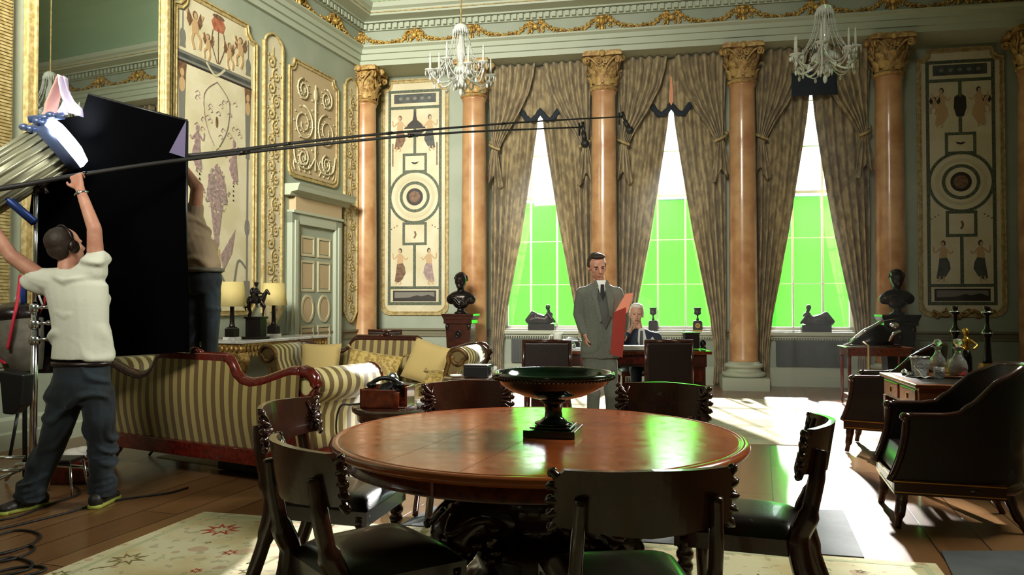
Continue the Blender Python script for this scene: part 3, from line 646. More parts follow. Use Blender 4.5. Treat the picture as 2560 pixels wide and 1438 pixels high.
# ---------------- curtains -----------------
WPROF=[(.86,.60),(1.05,.60),(1.3,.55),(1.7,.47),(2.05,.405),(2.38,.34),(3.05,.235),(3.75,.125),(4.2,.06),(4.6,.02),(5.02,.0)]
def cur(c,s,lab):
    # s=-1 left of window centre, +1 right; long curtain falling to the floor
    r=thing('curtain',lab,'curtain',O,RB,'long brocade curtains at the windows')
    def fn(a,b):
        z=.04+5.21*b; out=.835
        if z<1.0: k=(1.0-z)/.96; inn=.60+.03*k+.04*sin(k*3)
        else: inn=interp(WPROF,z)
        u=out-(out-inn)*a; f=sin(a*PI*2*5.5+.6*sin(z*1.3+c))*(.05+.02*sin(a*3+z*.7)); f+=.015*sin(a*40+z*2)
        return (c+s*u,.33+f*min(1,.35+.65*(out-inn)/.6),z)
    g=MB(); g.grid(fn,90,70); g.build('drape','curtain',r,thick=.012)
def swag(c,s,lab):
    r=thing('curtain_swag',lab,'curtain',O,RB,'tied-back curtain swags at the windows')
    def fn(a,b):
        z=5.26-1.36*b; out=.86; inn=interp([(0,.06),(.15,.09),(.35,.17),(.6,.36),(.8,.56),(1,.72)],b) ; o2=out-.06*b
        u=o2-(o2-inn)*a; f=sin(a*PI*2*6+s)*(.055*(1-.45*b))
        return (c+s*u,.17+.05*b+f,z-.10*a*b*b)
    g=MB(); g.grid(fn,84,26)
    def fn2(a,b):
        z=3.9-(.62+.16*sin(a*9)*(.5)+.12*a*-1)*b; w=.06+.16*b; u=.76+(a-.5)*2*w*.66; f=sin(a*PI*2*3.5)*.045*(.4+.6*b)
        return (c+s*u,.20+f,z)
    g.grid(fn2,40,12); g.build('drape','curtain',r,thick=.01)
    t=MB(); t.tube(bez([(c+s*.66,.16,3.86),(c+s*.75,.12,3.89),(c+s*.84,.2,3.95),(c+s*.86,.4,4.0)],5),.022,8); t.sph((c+s*.86,.35,4.02),(.04,.04,.04),8,6); t.build('tieback','gilt_paint',r)
def valance(c,lab,peach):
    r=thing('curtain_valance',lab,'curtain',O,RB,'pointed valances at the tops of the windows')
    g=MB()
    def fn(a,b):
        x=(a-.5)*.62; low=4.50-.16*abs(sin(a*PI*2)) ; return (c+x,.30+.02*sin(a*30),5.25-(5.25-low)*b)
    g.grid(fn,50,10); g.build('drape','curtain',r,thick=.01)
    e=MB(); P=[(c+(k/40-.5)*.62,.285,4.51-.16*abs(sin(k/40*PI*2))) for k in range(41)]; e.tube(P,.03,6,flat=1.6); e.build('trim_edge','blue_black_cloth',r)
    if peach: p=MB(); p.prism([(c-.035,4.55),(c,4.48),(c+.035,4.55),(c+.03,4.7),(c+.01,4.95),(c-.01,4.95),(c-.03,4.7)],.25,.26,'y'); p.build('ribbon','ribbon_peach',r)
for k,(c,n) in enumerate(zip(WC,('left','middle','right'))):
    cur(c,-1,'full-length brown brocade curtain on the left side of the %s window'%n); cur(c,1,'full-length brown brocade curtain on the right side of the %s window'%n)
    swag(c,-1,'gathered upper curtain tied back at the left of the %s window'%n); swag(c,1,'gathered upper curtain tied back at the right of the %s window'%n)
    if k<2: valance(c,['pointed valance with dark edge at the top of the left window','pointed valance with a peach ribbon at the top of the middle window'][k],k==1)
r=thing('black_drape','small blue-black cloth blocking light at the top of the right window','cloth',O,RB)
g=MB(); g.grid(lambda a,b:(7.28-.33+.66*a,.12+.02*sin(a*9),4.86-.36*b),16,6); g.build('cloth','blue_black_cloth',r,thick=.01)
# ---------------- chandeliers -----------------
def chandelier(loc,label):
    r=thing('chandelier',label,'chandelier',loc,0,'crystal chandeliers')
    ch=MB(); ch.tube([(0,0,.7),(0,0,7.35-loc[2])],.009,6); ch.build('chain','gilt_paint',r)
    b=MB(); b.lathe([(.01,.70),(.05,.69),(.085,.66),(.09,.62),(.085,.60),(.02,.58),(.03,.5),(.055,.42),(.06,.34),(.03,.26),(.05,.2),(.12,.17),(.14,.13),(.1,.09),(.04,.06),(.06,.02),(.03,-.03),(.01,-.05)],n=16); b.build('stem','crystal',r)
    s=MB()
    for k in range(20):
        a=2*PI*k/20; P=[]
        for q in range(9): t=q/8; rr=.09+.03*t+.13*t*t; P.append((rr*cos(a),rr*sin(a),.62-.44*t-.03*sin(PI*t)))
        s.tube(P,.0028,4)
        for q in range(17): c_=Vector(P[q//2]).lerp(Vector(P[min(q//2+1,8)]),.5*(q%2)); s.sph(c_,(.0065,.0065,.0085),5,3)
    for k in range(20): a=2*PI*k/20; s.sph((.09*cos(a),.09*sin(a),.60),(.011,.011,.03),5,4)
    for k in range(24): a=2*PI*k/24; s.sph((.13*cos(a),.13*sin(a),.12),(.012,.012,.035),5,4)
    s.build('crystal_strands','crystal',r)
    for k in range(8):
        a=2*PI*k/8+.3; hi=k%2; L_=.36 if not hi else .30; z0=.20 if hi else .12; u=Vector((cos(a),sin(a),0))
        m=MB(); m.tube(bez([u*.05+Vector((0,0,.12)),u*.14+Vector((0,0,.02)),u*.26+Vector((0,0,.0)),u*L_+Vector((0,0,z0-.03))],6),.011,6); P=u*L_+Vector((0,0,z0))
        m.lathe([(.01,-.03),(.025,-.01),(.06,.0),(.065,.012),(.02,.01),(.018,.03)],P,12)
        for q in range(7): b_=2*PI*q/7; m.sph(P+Vector((.058*cos(b_),.058*sin(b_),-.035)),(.008,.008,.026),5,4)
        m.sph(P+Vector((0,0,-.09)),(.014,.014,.03),6,5); arm=m.build('arm','crystal',r)
        cn=MB(); cn.lathe([(.0,.0),(.014,.0),(.013,.13),(.006,.14),(.011,.155),(.004,.19),(0,.195)],P+Vector((0,0,.02)),8); cn.build('candle','candle',arm)
        # swag of beads to the next arm
        a2=2*PI*(k+1)/8+.3; L2=.30 if not hi else .36; z2=.12 if hi else .20; u2=Vector((cos(a2),sin(a2),0)); A=P; B=u2*L2+Vector((0,0,z2)); m=MB()
        m.tube([A.lerp(B,q/10)+Vector((0,0,-.16*4*(q/10)*(1-q/10))) for q in range(11)],.006,4); M_=A.lerp(B,.5)+Vector((0,0,-.19)); m.sph(M_,(.016,.016,.028),6,5)
        m.build('bead_swag','crystal',r)
    g=MB()
    for k in range(10): a=2*PI*k/10; g.sph((.07*cos(a),.07*sin(a),-.03),(.014,.014,.03),6,5)
    g.sph((0,0,-.1),(.024,.024,.045),8,6); g.build('pendants','crystal',r)
mat('candle',L((204,208,190)),.4)
p=aty(1152,237,9.0); chandelier((p.x,9.0,p.z+.13),'crystal chandelier on the left, above the marble column')
p=aty(2063,205,8.26); chandelier((p.x,8.26,p.z+.13),'crystal chandelier on the right, above the right window')

# ---------------- haze in the light of the windows -----------------
m=bpy.data.materials.new('haze'); MT['haze']=m; m.use_nodes=True; nt=m.node_tree; nt.nodes.remove(nt.nodes['Principled BSDF'])
vs_=nt.nodes.new('ShaderNodeVolumeScatter'); vs_.inputs['Anisotropy'].default_value=.2
tc=nt.nodes.new('ShaderNodeTexCoord'); sp=nt.nodes.new('ShaderNodeSeparateXYZ'); mr=nt.nodes.new('ShaderNodeMapRange'); nt.links.new(tc.outputs['Object'],sp.inputs[0]); nt.links.new(sp.outputs['Z'],mr.inputs[0]); nt.links.new(mr.outputs[0],vs_.inputs['Density'])
for i_,v_ in ((1,2.0),(2,3.8),(3,.003),(4,.022)): mr.inputs[i_].default_value=v_
0; vs_.inputs['Color'].default_value=(.95,1,.93,1)
nt.links.new(vs_.outputs[0],nt.nodes['Material Output'].inputs['Volume'])
g=MB(); g.prism([(2.2,-3.4),(8.2,-3.4),(8.2,.64),(2.2,.64)],.02,5.2); tag(g.build('haze','haze',None,O,RB),'thin smoky haze hanging in the light before the windows','haze',kind='stuff')
from mathutils import noise as NZ
def blob(mb,name,mats,parent=None,voxel=.012,smooth=4,matfn=None,fac=.5,disp=None):
    me=mb.mesh(name+'_src',mats); o=bpy.data.objects.new(name,me); C.objects.link(o)
    q=o.modifiers.new('r','REMESH'); q.mode='VOXEL'; q.voxel_size=voxel; q.use_smooth_shade=True
    if smooth: q=o.modifiers.new('s','SMOOTH'); q.factor=fac; q.iterations=smooth
    dg=bpy.context.evaluated_depsgraph_get(); m2=bpy.data.meshes.new_from_object(o.evaluated_get(dg)); o.modifiers.clear(); o.data=m2; m2.name=name; bpy.data.meshes.remove(me)
    if disp:
        cs=[v.co+v.normal*disp(v.co) for v in m2.vertices]
        for v,c in zip(m2.vertices,cs): v.co=c
    m2.materials.clear()
    for m in (mats if isinstance(mats,(list,tuple)) else [mats]): m2.materials.append(MT[m])
    for p in m2.polygons: p.use_smooth=True; p.material_index=matfn(p.center) if matfn else 0
    if parent: o.parent=parent
    return o
def cap(mb,p0,p1,r0,r1=None,n=12):
    r1=r0 if r1 is None else r1; mb.tube([p0,p1],[r0,r1],n); mb.sph(p0,r0,n,8); mb.sph(p1,r1,n,8)
def capc(mb,pts,rs,n=12):
    for a,b,r,s in zip(pts,pts[1:],rs,rs[1:]): cap(mb,a,b,r,s,n)
def V(*a): return Vector(a)
TC=(.11,3.33)
# ---------------- rugs and mats -----------------
def flat(name,mt,corners,th,label,cat,grp=None,z=None):
    z=-.006 if z is None and cat=='rug' else .001 if z is None else z
    o=Vector(corners[0]); rz=math.atan2((Vector(corners[1])-o).y,(Vector(corners[1])-o).x); M=Matrix.Rotation(-rz,2)
    mb=MB(); mb.prism([tuple(M@(Vector(c)-o)) for c in corners],0,th); ob=mb.build(name,mt,None,(o.x,o.y,z),rz,bevel=.003)
    return tag(ob,label,cat,grp)
dx=V(4.07,-.98).normalized() if False else Vector((4.07,-.98)).normalized(); dy=Vector((-.27,-.963))
a=Vector((-1.92,4.89))
rug1=flat('rug','rug_cream',[a,a+dx*4.15,a+dx*4.15+dy*5.2,a+dy*5.2],.012,'cream floral rug under the round dining table','rug')
M=MB(); fr2=Matrix.Rotation(-math.atan2(dx.y,dx.x),2)
# woven motifs of the rug (flat shapes in the pile)
def motif(mb,x,y,r,mi,n=8,spk=.45):
    P=[]
    for k in range(n*2): rr=r*(1 if k%2==0 else spk); P.append((x+rr*cos(PI*k/n),y+rr*sin(PI*k/n)))
    Q=[(x+(px-x)*.62,y+(py-y)*.62) for px,py in P]; mb.ring(P,Q,.0121,.0132,'z',mi)
random.seed(11)
for (px,py,r,mi,n) in ((553,1322,.12,0,9),(575,1379,.045,0,6),(660,1330,.03,0,6),(320,1395,.10,1,8),(490,1424,.035,0,6),(150,1432,.05,1,6),(620,1425,.05,1,6)):
    p=onz(px,py,.012); q=fr2@(Vector((p.x,p.y))-a); motif(M,q.x,q.y,r,mi,n)
for k in range(150):
    x=random.uniform(.12,3.9); y=-random.uniform(.12,4.6); rr=random.uniform(.01,.028); M.lay=0
    if random.random()<.5: motif(M,x,y,rr*1.3,random.choice((0,1,1,2)),5)
    else:
        P=[(x,y)]; an=random.uniform(0,6.28)
        for q in range(5): an+=random.uniform(-.9,.9); P.append((P[-1][0]+.03*cos(an),P[-1][1]+.03*sin(an)))
        M.tube([(u,v,.0122) for u,v in P],.0035,4,mi=random.choice((1,1,2)))
for k in range(7):
    for s in (-.2,0,.2): pass
M.ring([(.05,-.05),(4.1,-.05),(4.1,-5.1),(.05,-5.1)],[(.08,-.08),(4.07,-.08),(4.07,-5.07),(.08,-5.07)],.0121,.0128,'z',2)
o_=M.build('woven_motifs',['rug_red','rug_olive','rug_edge'],rug1)
o=Vector((0,0))
flat('floor_mat','mat_rubber',[(-.66,4.60),(1.05,4.19),(1.17,4.72),(-.5,5.02)],.006,'dark grey protective mat lying beyond the table, behind the bowl-shaped table base','mat')
flat('floor_mat','mat_rubber',[(1.12,4.18),(1.80,4.01),(2.08,4.93),(1.25,4.98)],.006,'dark grey protective mat behind the right-hand dining chair','mat')
p=[onz(2352,1380),onz(2620,1380),onz(2700,1500),onz(2410,1500)]
flat('floor_mat','mat_rubber',[(q.x,q.y) for q in (p[3],p[2],p[1],p[0])],.006,'dark mat at the bottom right corner of the floor','mat')
c0=Vector((2.72,7.15)); e=Vector((UB.x,UB.y)); f_=Vector((-LB.x,-LB.y))
flat('rug','rug_far',[c0-e*4.3,c0,c0+f_*3.6,c0-e*4.3+f_*3.6],.012,'large pale rug in front of the desk and windows','rug')
c0=Vector((-1.40,5.62)); e1=Vector((cos(R(-29)),sin(R(-29)))); e2=Vector((sin(R(29)),cos(R(29))))
flat('rug','rug_far',[c0-e1*1.9+e2*.1,c0+e1*.5+e2*.1,c0+e1*.5+e2*3.4,c0-e1*1.9+e2*3.4],.012,'pale rug under the two striped sofas','rug')
# ---------------- round dining table -----------------
t=thing('dining_table','round mahogany dining table with carved pedestal in the foreground','table',(TC[0],TC[1],0))
m=mat('table_top',L((176,92,48)),.2,spec=.3,coat=.16,c2=L((136,66,32)),ns=2,nd=6,lo=.3,hi=.7,stretch=(1,2.5,1)); nt,N,b=nodes(m)
n=N.new('ShaderNodeTexNoise'); n.inputs['Scale'].default_value=26; n.inputs['Detail'].default_value=6; r=N.new('ShaderNodeMapRange'); r.inputs[1].default_value=.3; r.inputs[2].default_value=.75; r.inputs[3].default_value=.10; r.inputs[4].default_value=.26
nt.links.new(n.outputs['Fac'],r.inputs[0]); nt.links.new(r.outputs[0],b.inputs['Roughness']); nt.links.new(r.outputs[0],b.inputs['Coat Roughness'])
g=MB(); g.lathe([(0,.75),(.80,.75),(.821,.75),(.822,.75),(.826,.7455),(.832,.7455),(.836,.75),(.848,.75),(.862,.743),(.867,.732),(.862,.72),(.85,.714),(.0,.714)],n=96); g.build('tabletop','table_top',t)
g=MB(); g.at((0,0,0),math.atan2(1,.37)); g.box((0,.0,.7501),(1.62,.0022,.0008)); g.box((0,.31,.7501),(1.5,.0014,.0006)); g.at(); g.build('leaf_joint','dark_wood',t)
g=MB(); g.lathe([(.80,.65),(.812,.655),(.80,.665),(.80,.715)],n=96)
for k in range(8): a_=k*PI/4+.3; g.at((0,0,0),a_); g.box((.802,0,.685),(.012,.012,.06)); g.at()
g.build('apron','mahogany',t)
g=MB(); g.lathe([(.0,.70),(.36,.70),(.36,.66),(.16,.64),(.10,.60),(.11,.56),(.16,.52),(.19,.46),(.17,.40),(.12,.36),(.15,.33),(.24,.31),(.28,.27),(.26,.22),(.30,.18),(.33,.13),(.30,.10),(0,.10)],n=40)
g.build('pedestal','dark_wood',t)
random.seed(2)
for k in range(3):
    a_=R(205)+k*2*PI/3; u=V(cos(a_),sin(a_),0); w=V(-sin(a_),cos(a_),0); g=MB()
    P=bez([u*.14+V(0,0,.40),u*.26+V(0,0,.43),u*.38+V(0,0,.36),u*.44+V(0,0,.2),u*.52+V(0,0,.07)],7); g.tube(P,[.09]*8+[.10]*8+[.075]*8+[.05]*5,10)
    g.tube(spiral(u*.40+V(0,0,.34),.11,1.3,1,plane=(u,V(0,0,1))),[.05*(1-.5*q/22) for q in range(23)],8)
    for q in range(36): c=u*random.uniform(.2,.46)+w*random.uniform(-.13,.13)+V(0,0,random.uniform(.26,.44)); g.sph(c,(random.uniform(.02,.035),random.uniform(.02,.035),.022),7,5)
    for s in(-1,1): g.tube(bez([u*.2+w*s*.1+V(0,0,.40),u*.33+w*s*.16+V(0,0,.46),u*.44+w*s*.1+V(0,0,.40),u*.4+w*s*.05+V(0,0,.46)],5),.018,6)
    for s in(-1,0,1): g.sph(u*.55+w*s*.045+V(0,0,.03),(.05,.035,.03),8,6)
    g.sph(u*.5+V(0,0,.06),(.08,.08,.06),10,8); g.build('leg','dark_wood',t)
# ---------------- green marble tazza -----------------
t=thing('pedestal_bowl','dark green marble footed bowl in the middle of the round table','bowl',(.175,3.3,.75),R(-14))
g=MB(); g.lathe([(0,.175),(.1,.18),(.19,.205),(.232,.245),(.238,.262),(.25,.266),(.26,.258),(.258,.246),(.242,.238),(.225,.215),(.19,.19),(.13,.165),(.06,.148),(0,.146)],n=64)
for k in range(90): a_=2*PI*k/90; g.sph((.253*cos(a_),.253*sin(a_),.243),(.0075,.0075,.009),6,4)
g.build('bowl','marble_green',t)
g=MB(); g.lathe([(.05,.15),(.055,.14),(.04,.128),(.035,.10),(.038,.075),(.06,.058),(.078,.052),(.08,.045),(.06,.04)],n=40); g.build('stem','marble_green',t)
g=MB(); g.box((0,0,.037),(.17,.17,.007)); g.box((0,0,.015),(.215,.215,.03)); g.build('plinth','marble_green',t,bevel=.002)
# ---------------- dining chairs -----------------
CM=[]
def chair_meshes():
    L_=[]
    g=MB(); hw=.255
    def rp(x,z): k=(x/hw); return V(x,-.30+.085*k*k-(z-.65)*.16,z)
    def fn(s,t):
        x=(s-.5)*2*hw; e=abs(s-.5)*2; top=.845-(.03 if e>.93 else 0)-.008*e; bot=.655+.02*e; return rp(x,bot+(top-bot)*t)
    fr=[[fn(i/20,j/4) for i in range(21)] for j in range(5)]
    vs=[p+V(0,.013,0) for r_ in fr for p in r_]+[p-V(0,.013,0) for r_ in fr for p in r_]; fs=[]; w=21; n=105
    for j in range(4):
        for i in range(20): q=j*w+i; fs+=[(q,q+1,q+w+1,q+w),(n+q,n+q+w,n+q+w+1,n+q+1)]
    for i in range(20): fs+=[(i,n+i,n+i+1,i+1),(4*w+i,4*w+i+1,n+4*w+i+1,n+4*w+i)]
    for j in range(4): q=j*w; fs+=[(q,q+w,n+q+w,n+q),(q+20,n+q+20,n+q+w+20,q+w+20)]
    g.add(vs,fs,False); L_.append(('backrest',g.mesh('backrest','dark_wood')))
    for s in(-1,1):
        g=MB(); random.seed(4)
        for q in range(5):
            an=(-.75+.38*q)*s; z=.682+.032*q; p=rp(s*(hw-.012),z)+V(0,.006,0); rt_=Matrix.Rotation(-an,3,'Y')
            g.sph(p,(.040,.017,.0135),10,6,rot=rt_); g.sph(p+rt_@V(s*.022,.006,0),(.014,.012,.016),8,6,rot=rt_); g.sph(p+rt_@V(-s*.02,.012,0),(.034,.008,.008),8,6,rot=rt_)
        g.tube([rp(s*(hw-.06),.69)+V(0,.014,0),rp(s*(hw-.03),.75)+V(0,.016,0),rp(s*(hw-.055),.82)+V(0,.014,0)],.009,6)
        L_.append(('carved_end',g.mesh('carved_end','dark_wood')))
    for s in(-1,1):
        g=MB(); P=bez([(s*.19,-.293,.76),(s*.195,-.28,.66),(s*.2,-.25,.52),(s*.205,-.215,.42),(s*.21,-.25,.26),(s*.215,-.34,.01)],6)
        g.tube(P,[.018]*6+[.02]*6+[.026]*6+[.028]*6+[.022]*6+[.018],8,flat=1.5,up=(0,1,0)); L_.append(('rear_leg',g.mesh('rear_leg','dark_wood')))
        g=MB(); g.lathe([(.014,0),(.02,.02),(.022,.1),(.028,.24),(.024,.255),(.032,.27),(.032,.285),(.024,.3),(.034,.315),(.034,.33),(.026,.345),(.036,.36),(.036,.40)],(s*.2,.2,0),16); L_.append(('front_leg',g.mesh('front_leg','dark_wood')))
    g=MB(); g.prism([(-.20,-.22),(.20,-.22),(.235,.235),(-.235,.235)],.36,.42); L_.append(('seat_frame',g.mesh('seat_frame','dark_wood')))
    g=MB()
    def fs_(a,b):
        x=(a-.5)*2;y=(b-.5)*2; r=max(abs(x),abs(y)); ex=(1-r**6); w_=.20+.035*b; return V(x*w_*(1-.02*(abs(y)**4)),.005+y*.225,.415+.062*(max(0,1-x**6)**.6)*(max(0,1-y**6)**.6)+.006*(1-x*x)*(1-y*y))
    g.grid(fs_,18,18); L_.append(('seat',g.mesh('seat','leather_seat')))
    return L_
def dchair(rc,d,label):
    if not CM: CM.extend(chair_meshes())
    d=Vector(d).normalized(); rz=math.atan2(-d.x,d.y); loc=(rc[0]+d.x*.29,rc[1]+d.y*.29,0.007)
    r=thing('dining_chair',label,'chair',loc,rz,'chairs around the dining table')
    for n,me in CM: o=bpy.data.objects.new(n,me); C.objects.link(o); o.parent=r
    return r
dchair((-1.07,3.62),(1,-.22),'dining chair left of the round table, nearest the striped sofa back')
dchair((-.715,2.55),(.8,.6),'near left dining chair seen from behind, with its leather seat at the bottom edge')
dchair((.375,2.15),(-.10,1),'dining chair nearest the camera, its dark curved back in front of the table')
dchair((1.20,3.04),(-.92,.39),'dining chair right of the round table seen from the side')
dchair((-.27,4.58),(.3,-1),'dining chair beyond the table, left of the green bowl')
dchair((.87,4.45),(-.45,-1),'dining chair beyond the table, right of the green bowl')
# ---------------- sofas -----------------
def sofa(loc,rz,label,gilt,crest=True):
    r=thing('sofa',label,'sofa',loc,rz,'striped sofas facing each other')
    H=1.13
    prof=[(0,.90),(.36,.90),(.40,.88),(.44,.80),(.52,.745),(.62,.73),(.74,.75),(.9,.80),(1.0,.83),(1.1,.83)]
    def top(x): return interp(prof,abs(x))
    # upholstered back
    g=MB()
    def fb(y,sgn):
        return lambda a,b:V((a-.5)*2*1.09,y+(.03*sin(b*PI)*sgn)-(.05*b),.24+(top((a-.5)*2*1.09)-.02-.24)*b)
    g.grid(fb(-.36,-1),64,8); g.grid(fb(-.28,1),64,8)
    g.build('back','sofa_stripe',r)
    f=MB(); X_=[-1.08+2.16*k/72 for k in range(73)]
    f.tube([(x,-.375,top(x)-.005) for x in X_],.034,8,flat=1.35,up=(0,0,1))
    for s in(-1,1):
        P=[(s*1.08,-.375,.825)]+[(s*(1.11+.10*sin(a)),-.375,.735+.10*cos(a)) for a in [PI*k/8*1.25 for k in range(9)]]; f.tube(P,[.036]*5+[.032]*5,8,flat=1.3,up=(0,0,1))
    if crest: f.bb(-.35,.35,-.41,-.345,.865,.925)
    for s in(-1,1): f.sph((0,-.375,.94),(.05,.03,.04),10,8); f.sph((s*.06,-.375,.93),(.035,.025,.03),8,6); 
    for s in(-1,1): f.bb(s*1.0-.04,s*1.0+.04,-.41,-.34,.17,.75)
    f.build('crest_rail','dark_wood' if gilt else 'red_wood',r)
    f=MB(); f.bb(-1.05,1.05,-.40,-.30,.155,.27); f.bb(-1.05,1.05,.30,.37,.17,.28)
    for s in(-1,1): f.bb(s*1.05-.05,s*1.05+.0,-.38,.36,.17,.28)
    f.build('frame','dark_wood' if gilt else 'red_wood',r,bevel=.008)
    for s in(-1,1):
        for y in(-.33,.31): g=MB(); g.tube(bez([(s*.95,y,.2),(s*.98,y*1.02,.12),(s*1.04,y*1.06,.02),(s*1.07,y*1.1,.0)],5),[.05]*6+[.042]*5+[.032]*5,8); g.build('leg','dark_wood' if gilt else 'red_wood',r)
    g=MB(); g.grid(lambda a,b:V((a-.5)*1.86,-.29+.62*b,.28+.15*min(1,(sin(PI*min(max(b,.0),1))*4))**.5*min(1,(sin(PI*a)*12))**.5),40,14); g.build('seat','sofa_stripe',r)
    for s in(-1,1):
        P=[(.92,.28),(.915,.45),(.93,.58),(.97,.68)]+[(1.08+.115*cos(a),.735+.115*sin(a)) for a in [PI-.45-k*(PI+.75)/14 for k in range(15)]]+[(1.07,.60),(1.03,.5),(1.03,.38),(1.05,.28)]
        P=[(s*a_,b_) for a_,b_ in P]; g=MB(); g.prism(P,-.365,.34,'y',smooth=True); arm=g.build('arm','sofa_stripe_y',r)
        Q=[(s*1.055,.345,.28),(s*1.035,.345,.45),(s*1.04,.345,.56)]; 
        S=[(s*(1.08+rr*cos(a)),.345,.735+rr*sin(a)) for k in range(26) for rr,a in [(.105*(1-.7*k/25),-PI/2+.9+PI*2*1.35*k/25)]]
        f=MB(); f.tube([(s*.945,.345,.28),(s*.94,.345,.5),(s*.96,.345,.62),(s*.985,.345,.70)]+[(s*(1.08-.1*cos(q)),.345,.735+.1*sin(q)) for q in [.2+k*.35 for k in range(9)]]+[(s*(1.08+.06*cos(q)),.345,.735-.06*sin(q)) for q in [.2+k*.5 for k in range(8)]],.02,8,flat=1.2)
        f.tube([(s*1.04,.345,.28),(s*1.02,.345,.45),(s*1.05,.345,.60)],.02,8)
        f.build('scroll','gilt_dark' if gilt else 'red_wood',arm)
    return r
mat('gilt_dark',L((120,88,44)),.4,.3,c2=L((60,38,20)),ns=12)
s1=sofa((-2.36+.36*.4848,5.84+.36*.8746,.007),R(-29),'striped mahogany sofa in the left foreground, seen from behind',False)
s2=sofa((-1.52,8.55,.007),R(180-14),'striped sofa with cushions, facing us in front of the left bust',True)
def pillow(loc,rx,rz,w,h,d,mt,label,tas=False,ry=0):
    r=thing('cushion',label,'cushion',loc,rz,'cushions on the far sofa'); g=MB()
    for sg in(-1,1):
        def fn(a,b):
            x=(a-.5)*2;y=(b-.5)*2; p=(max(0,1-x**4)*max(0,1-y**4))**.5; pin=1-.07*(1-abs(x*y))*max(abs(x),abs(y))**3
            return V(x*w/2*pin,sg*d/2*p,y*h/2*pin)
        g.grid(fn,16,16)
    o=g.build('cover',mt,r); o.rotation_euler=(rx,ry,0)
    f=MB(); f.tube([(w/2*.97*x_,0,h/2*.97*y_) for x_,y_ in ((-1,-1),(0,-.95),(1,-1),(.95,0),(1,1),(0,.95),(-1,1),(-.95,0))],.006,5,closed=True); f.build('piping','cushion_brocade',r).rotation_euler=(rx,ry,0)
    if tas:
        f=MB()
        for x_ in(-1,1):
            for y_ in(-1,1):
                for q in range(5): f.tube([(x_*w/2*.97,0,y_*h/2*.97),(x_*(w/2+.03+.01*q),(q-2)*.01,y_*(h/2+.035))],.005,4)
        f.build('tassel','cushion_brocade',r).rotation_euler=(rx,ry,0)
    return r
q=R(-14); ex=V(cos(q),sin(q),0); ey=V(sin(q),-cos(q),0)*1   # ey: toward the camera from sofa 2
c2=V(-1.52,8.55,.007)
def on2(x,y,z): return c2+ex*x+V(-sin(R(14)),-cos(R(14)),0)*y+V(0,0,z)
pillow(on2(-.62,.02,.65),R(-18),q+R(14),.44,.42,.14,'cushion_gold','plain gold square cushion at the left end of the far sofa')
pillow(on2(.02,.06,.61),R(-22),q,.62,.33,.14,'cushion_brocade','wide patterned gold cushion with tassels in the middle of the far sofa',True,R(8))
pillow(on2(.62,.0,.66),R(-20),q-R(16),.5,.46,.14,'cushion_gold','plain gold cushion leaning on the right arm of the far sofa',False,R(14))
pillow(on2(.84,.26,.53),R(-60),q,.28,.22,.09,'cushion_brocade','small fringed cushion lying at the right end of the far sofa seat',True)
# ---------------- small tables -----------------
def rtable(loc,R_,h,label,mt='dark_wood',n=40):
    r=thing('side_table',label,'side table',loc); g=MB(); g.lathe([(0,h),(R_-.01,h),(R_,h-.008),(R_,h-.03),(R_-.03,h-.05),(R_-.035,h-.09),(0,h-.09)],n=n); g.build('tabletop',mt,r)
    g=MB(); g.lathe([(.05,h-.09),(.03,h-.15),(.045,h*.6),(.025,h*.5),(.05,h*.35),(.06,.12),(.03,.09)],n=20); g.build('pedestal',mt,r)
    for k in range(3): a_=k*2*PI/3+.5; g=MB(); g.tube(bez([(.03*cos(a_),.03*sin(a_),.14),(.15*cos(a_),.15*sin(a_),.13),(.27*cos(a_),.27*sin(a_),.02)],5),[.028]*6+[.018]*5,8); g.build('leg',mt,r)
    return r
rtable((-.58,5.02,0.0),.44,.655,'dark round side table between the sofa arm and dining table')
rtable((-.30,7.45,.007),.36,.60,'dark side table behind the left far dining chair, holding a black box')
rtable((-1.95,7.1,.007),.42,.52,'low dark table between the two sofas, under the teapot')
# telephone box on the side table
r=thing('telephone_box','wooden box with a black telephone handset, on the round side table','telephone',(-.80,4.92,.655),R(-8))
g=MB(); g.bb(-.13,.16,-.10,.12,0,.012); g.bb(-.13,.10,-.10,-.085,0,.115); g.bb(-.13,-.115,-.10,.12,0,.12); g.bb(.145,.16,-.06,.12,0,.13); g.bb(-.13,.16,.105,.12,0,.13); g.tube([(.1,-.09,.0),(.1,-.09,.1)],.02,10); g.build('box','mahogany',r,bevel=.004)
g=MB(); g.lathe([(.06,0),(.07,.03),(.055,.09),(.03,.13),(0,.14)],(0,.02,.01),20); g.build('telephone_body','black_metal',r)
g=MB(); g.tube(bez([(-.08,.0,.15),(-.03,.0,.175),(.03,.01,.175),(.08,.02,.15)],6),.014,8); g.sph((-.085,0,.135),(.035,.035,.022),10,8); g.sph((.085,.02,.135),(.035,.035,.022),10,8); g.build('handset','black_metal',r)
g=MB(); g.sph((.03,.06,.16),(.045,.02,.05),12,8); g.build('dial','chrome',r)
g=MB(); g.tube(bez([(-.12,-.02,.02),(-.2,-.06,.015),(-.262,-.08,.005),(-.285,-.09,-.12),(-.25,-.1,-.3),(-.18,-.12,-.45),(-.2,-.1,-.635)],8),.006,6); g.build('cord','cable',r)
r=thing('ashtray','cut glass ashtray on the round side table','ashtray',(-.53,4.86,.656)); g=MB(); g.lathe([(.0,.008),(.045,.01),(.06,.035),(.068,.035),(.06,.0),(0,0)],n=20); g.build('bowl','crystal',r); g=MB(); g.tube([(-.075,0,.046),(-.03,.02,.042)],.005,6); g.build('cigarette','paper',r)
r=thing('black_box','black box on the side table right of the far sofa','box',(-.33,7.42,.615),R(-12)); g=MB(); g.bb(-.115,.115,-.08,.08,0,.095); g.build('body','black_metal',r,bevel=.006); g=MB(); g.bb(-.12,.12,-.085,.085,.095,.11); g.build('lid','black_metal',r,bevel=.004)
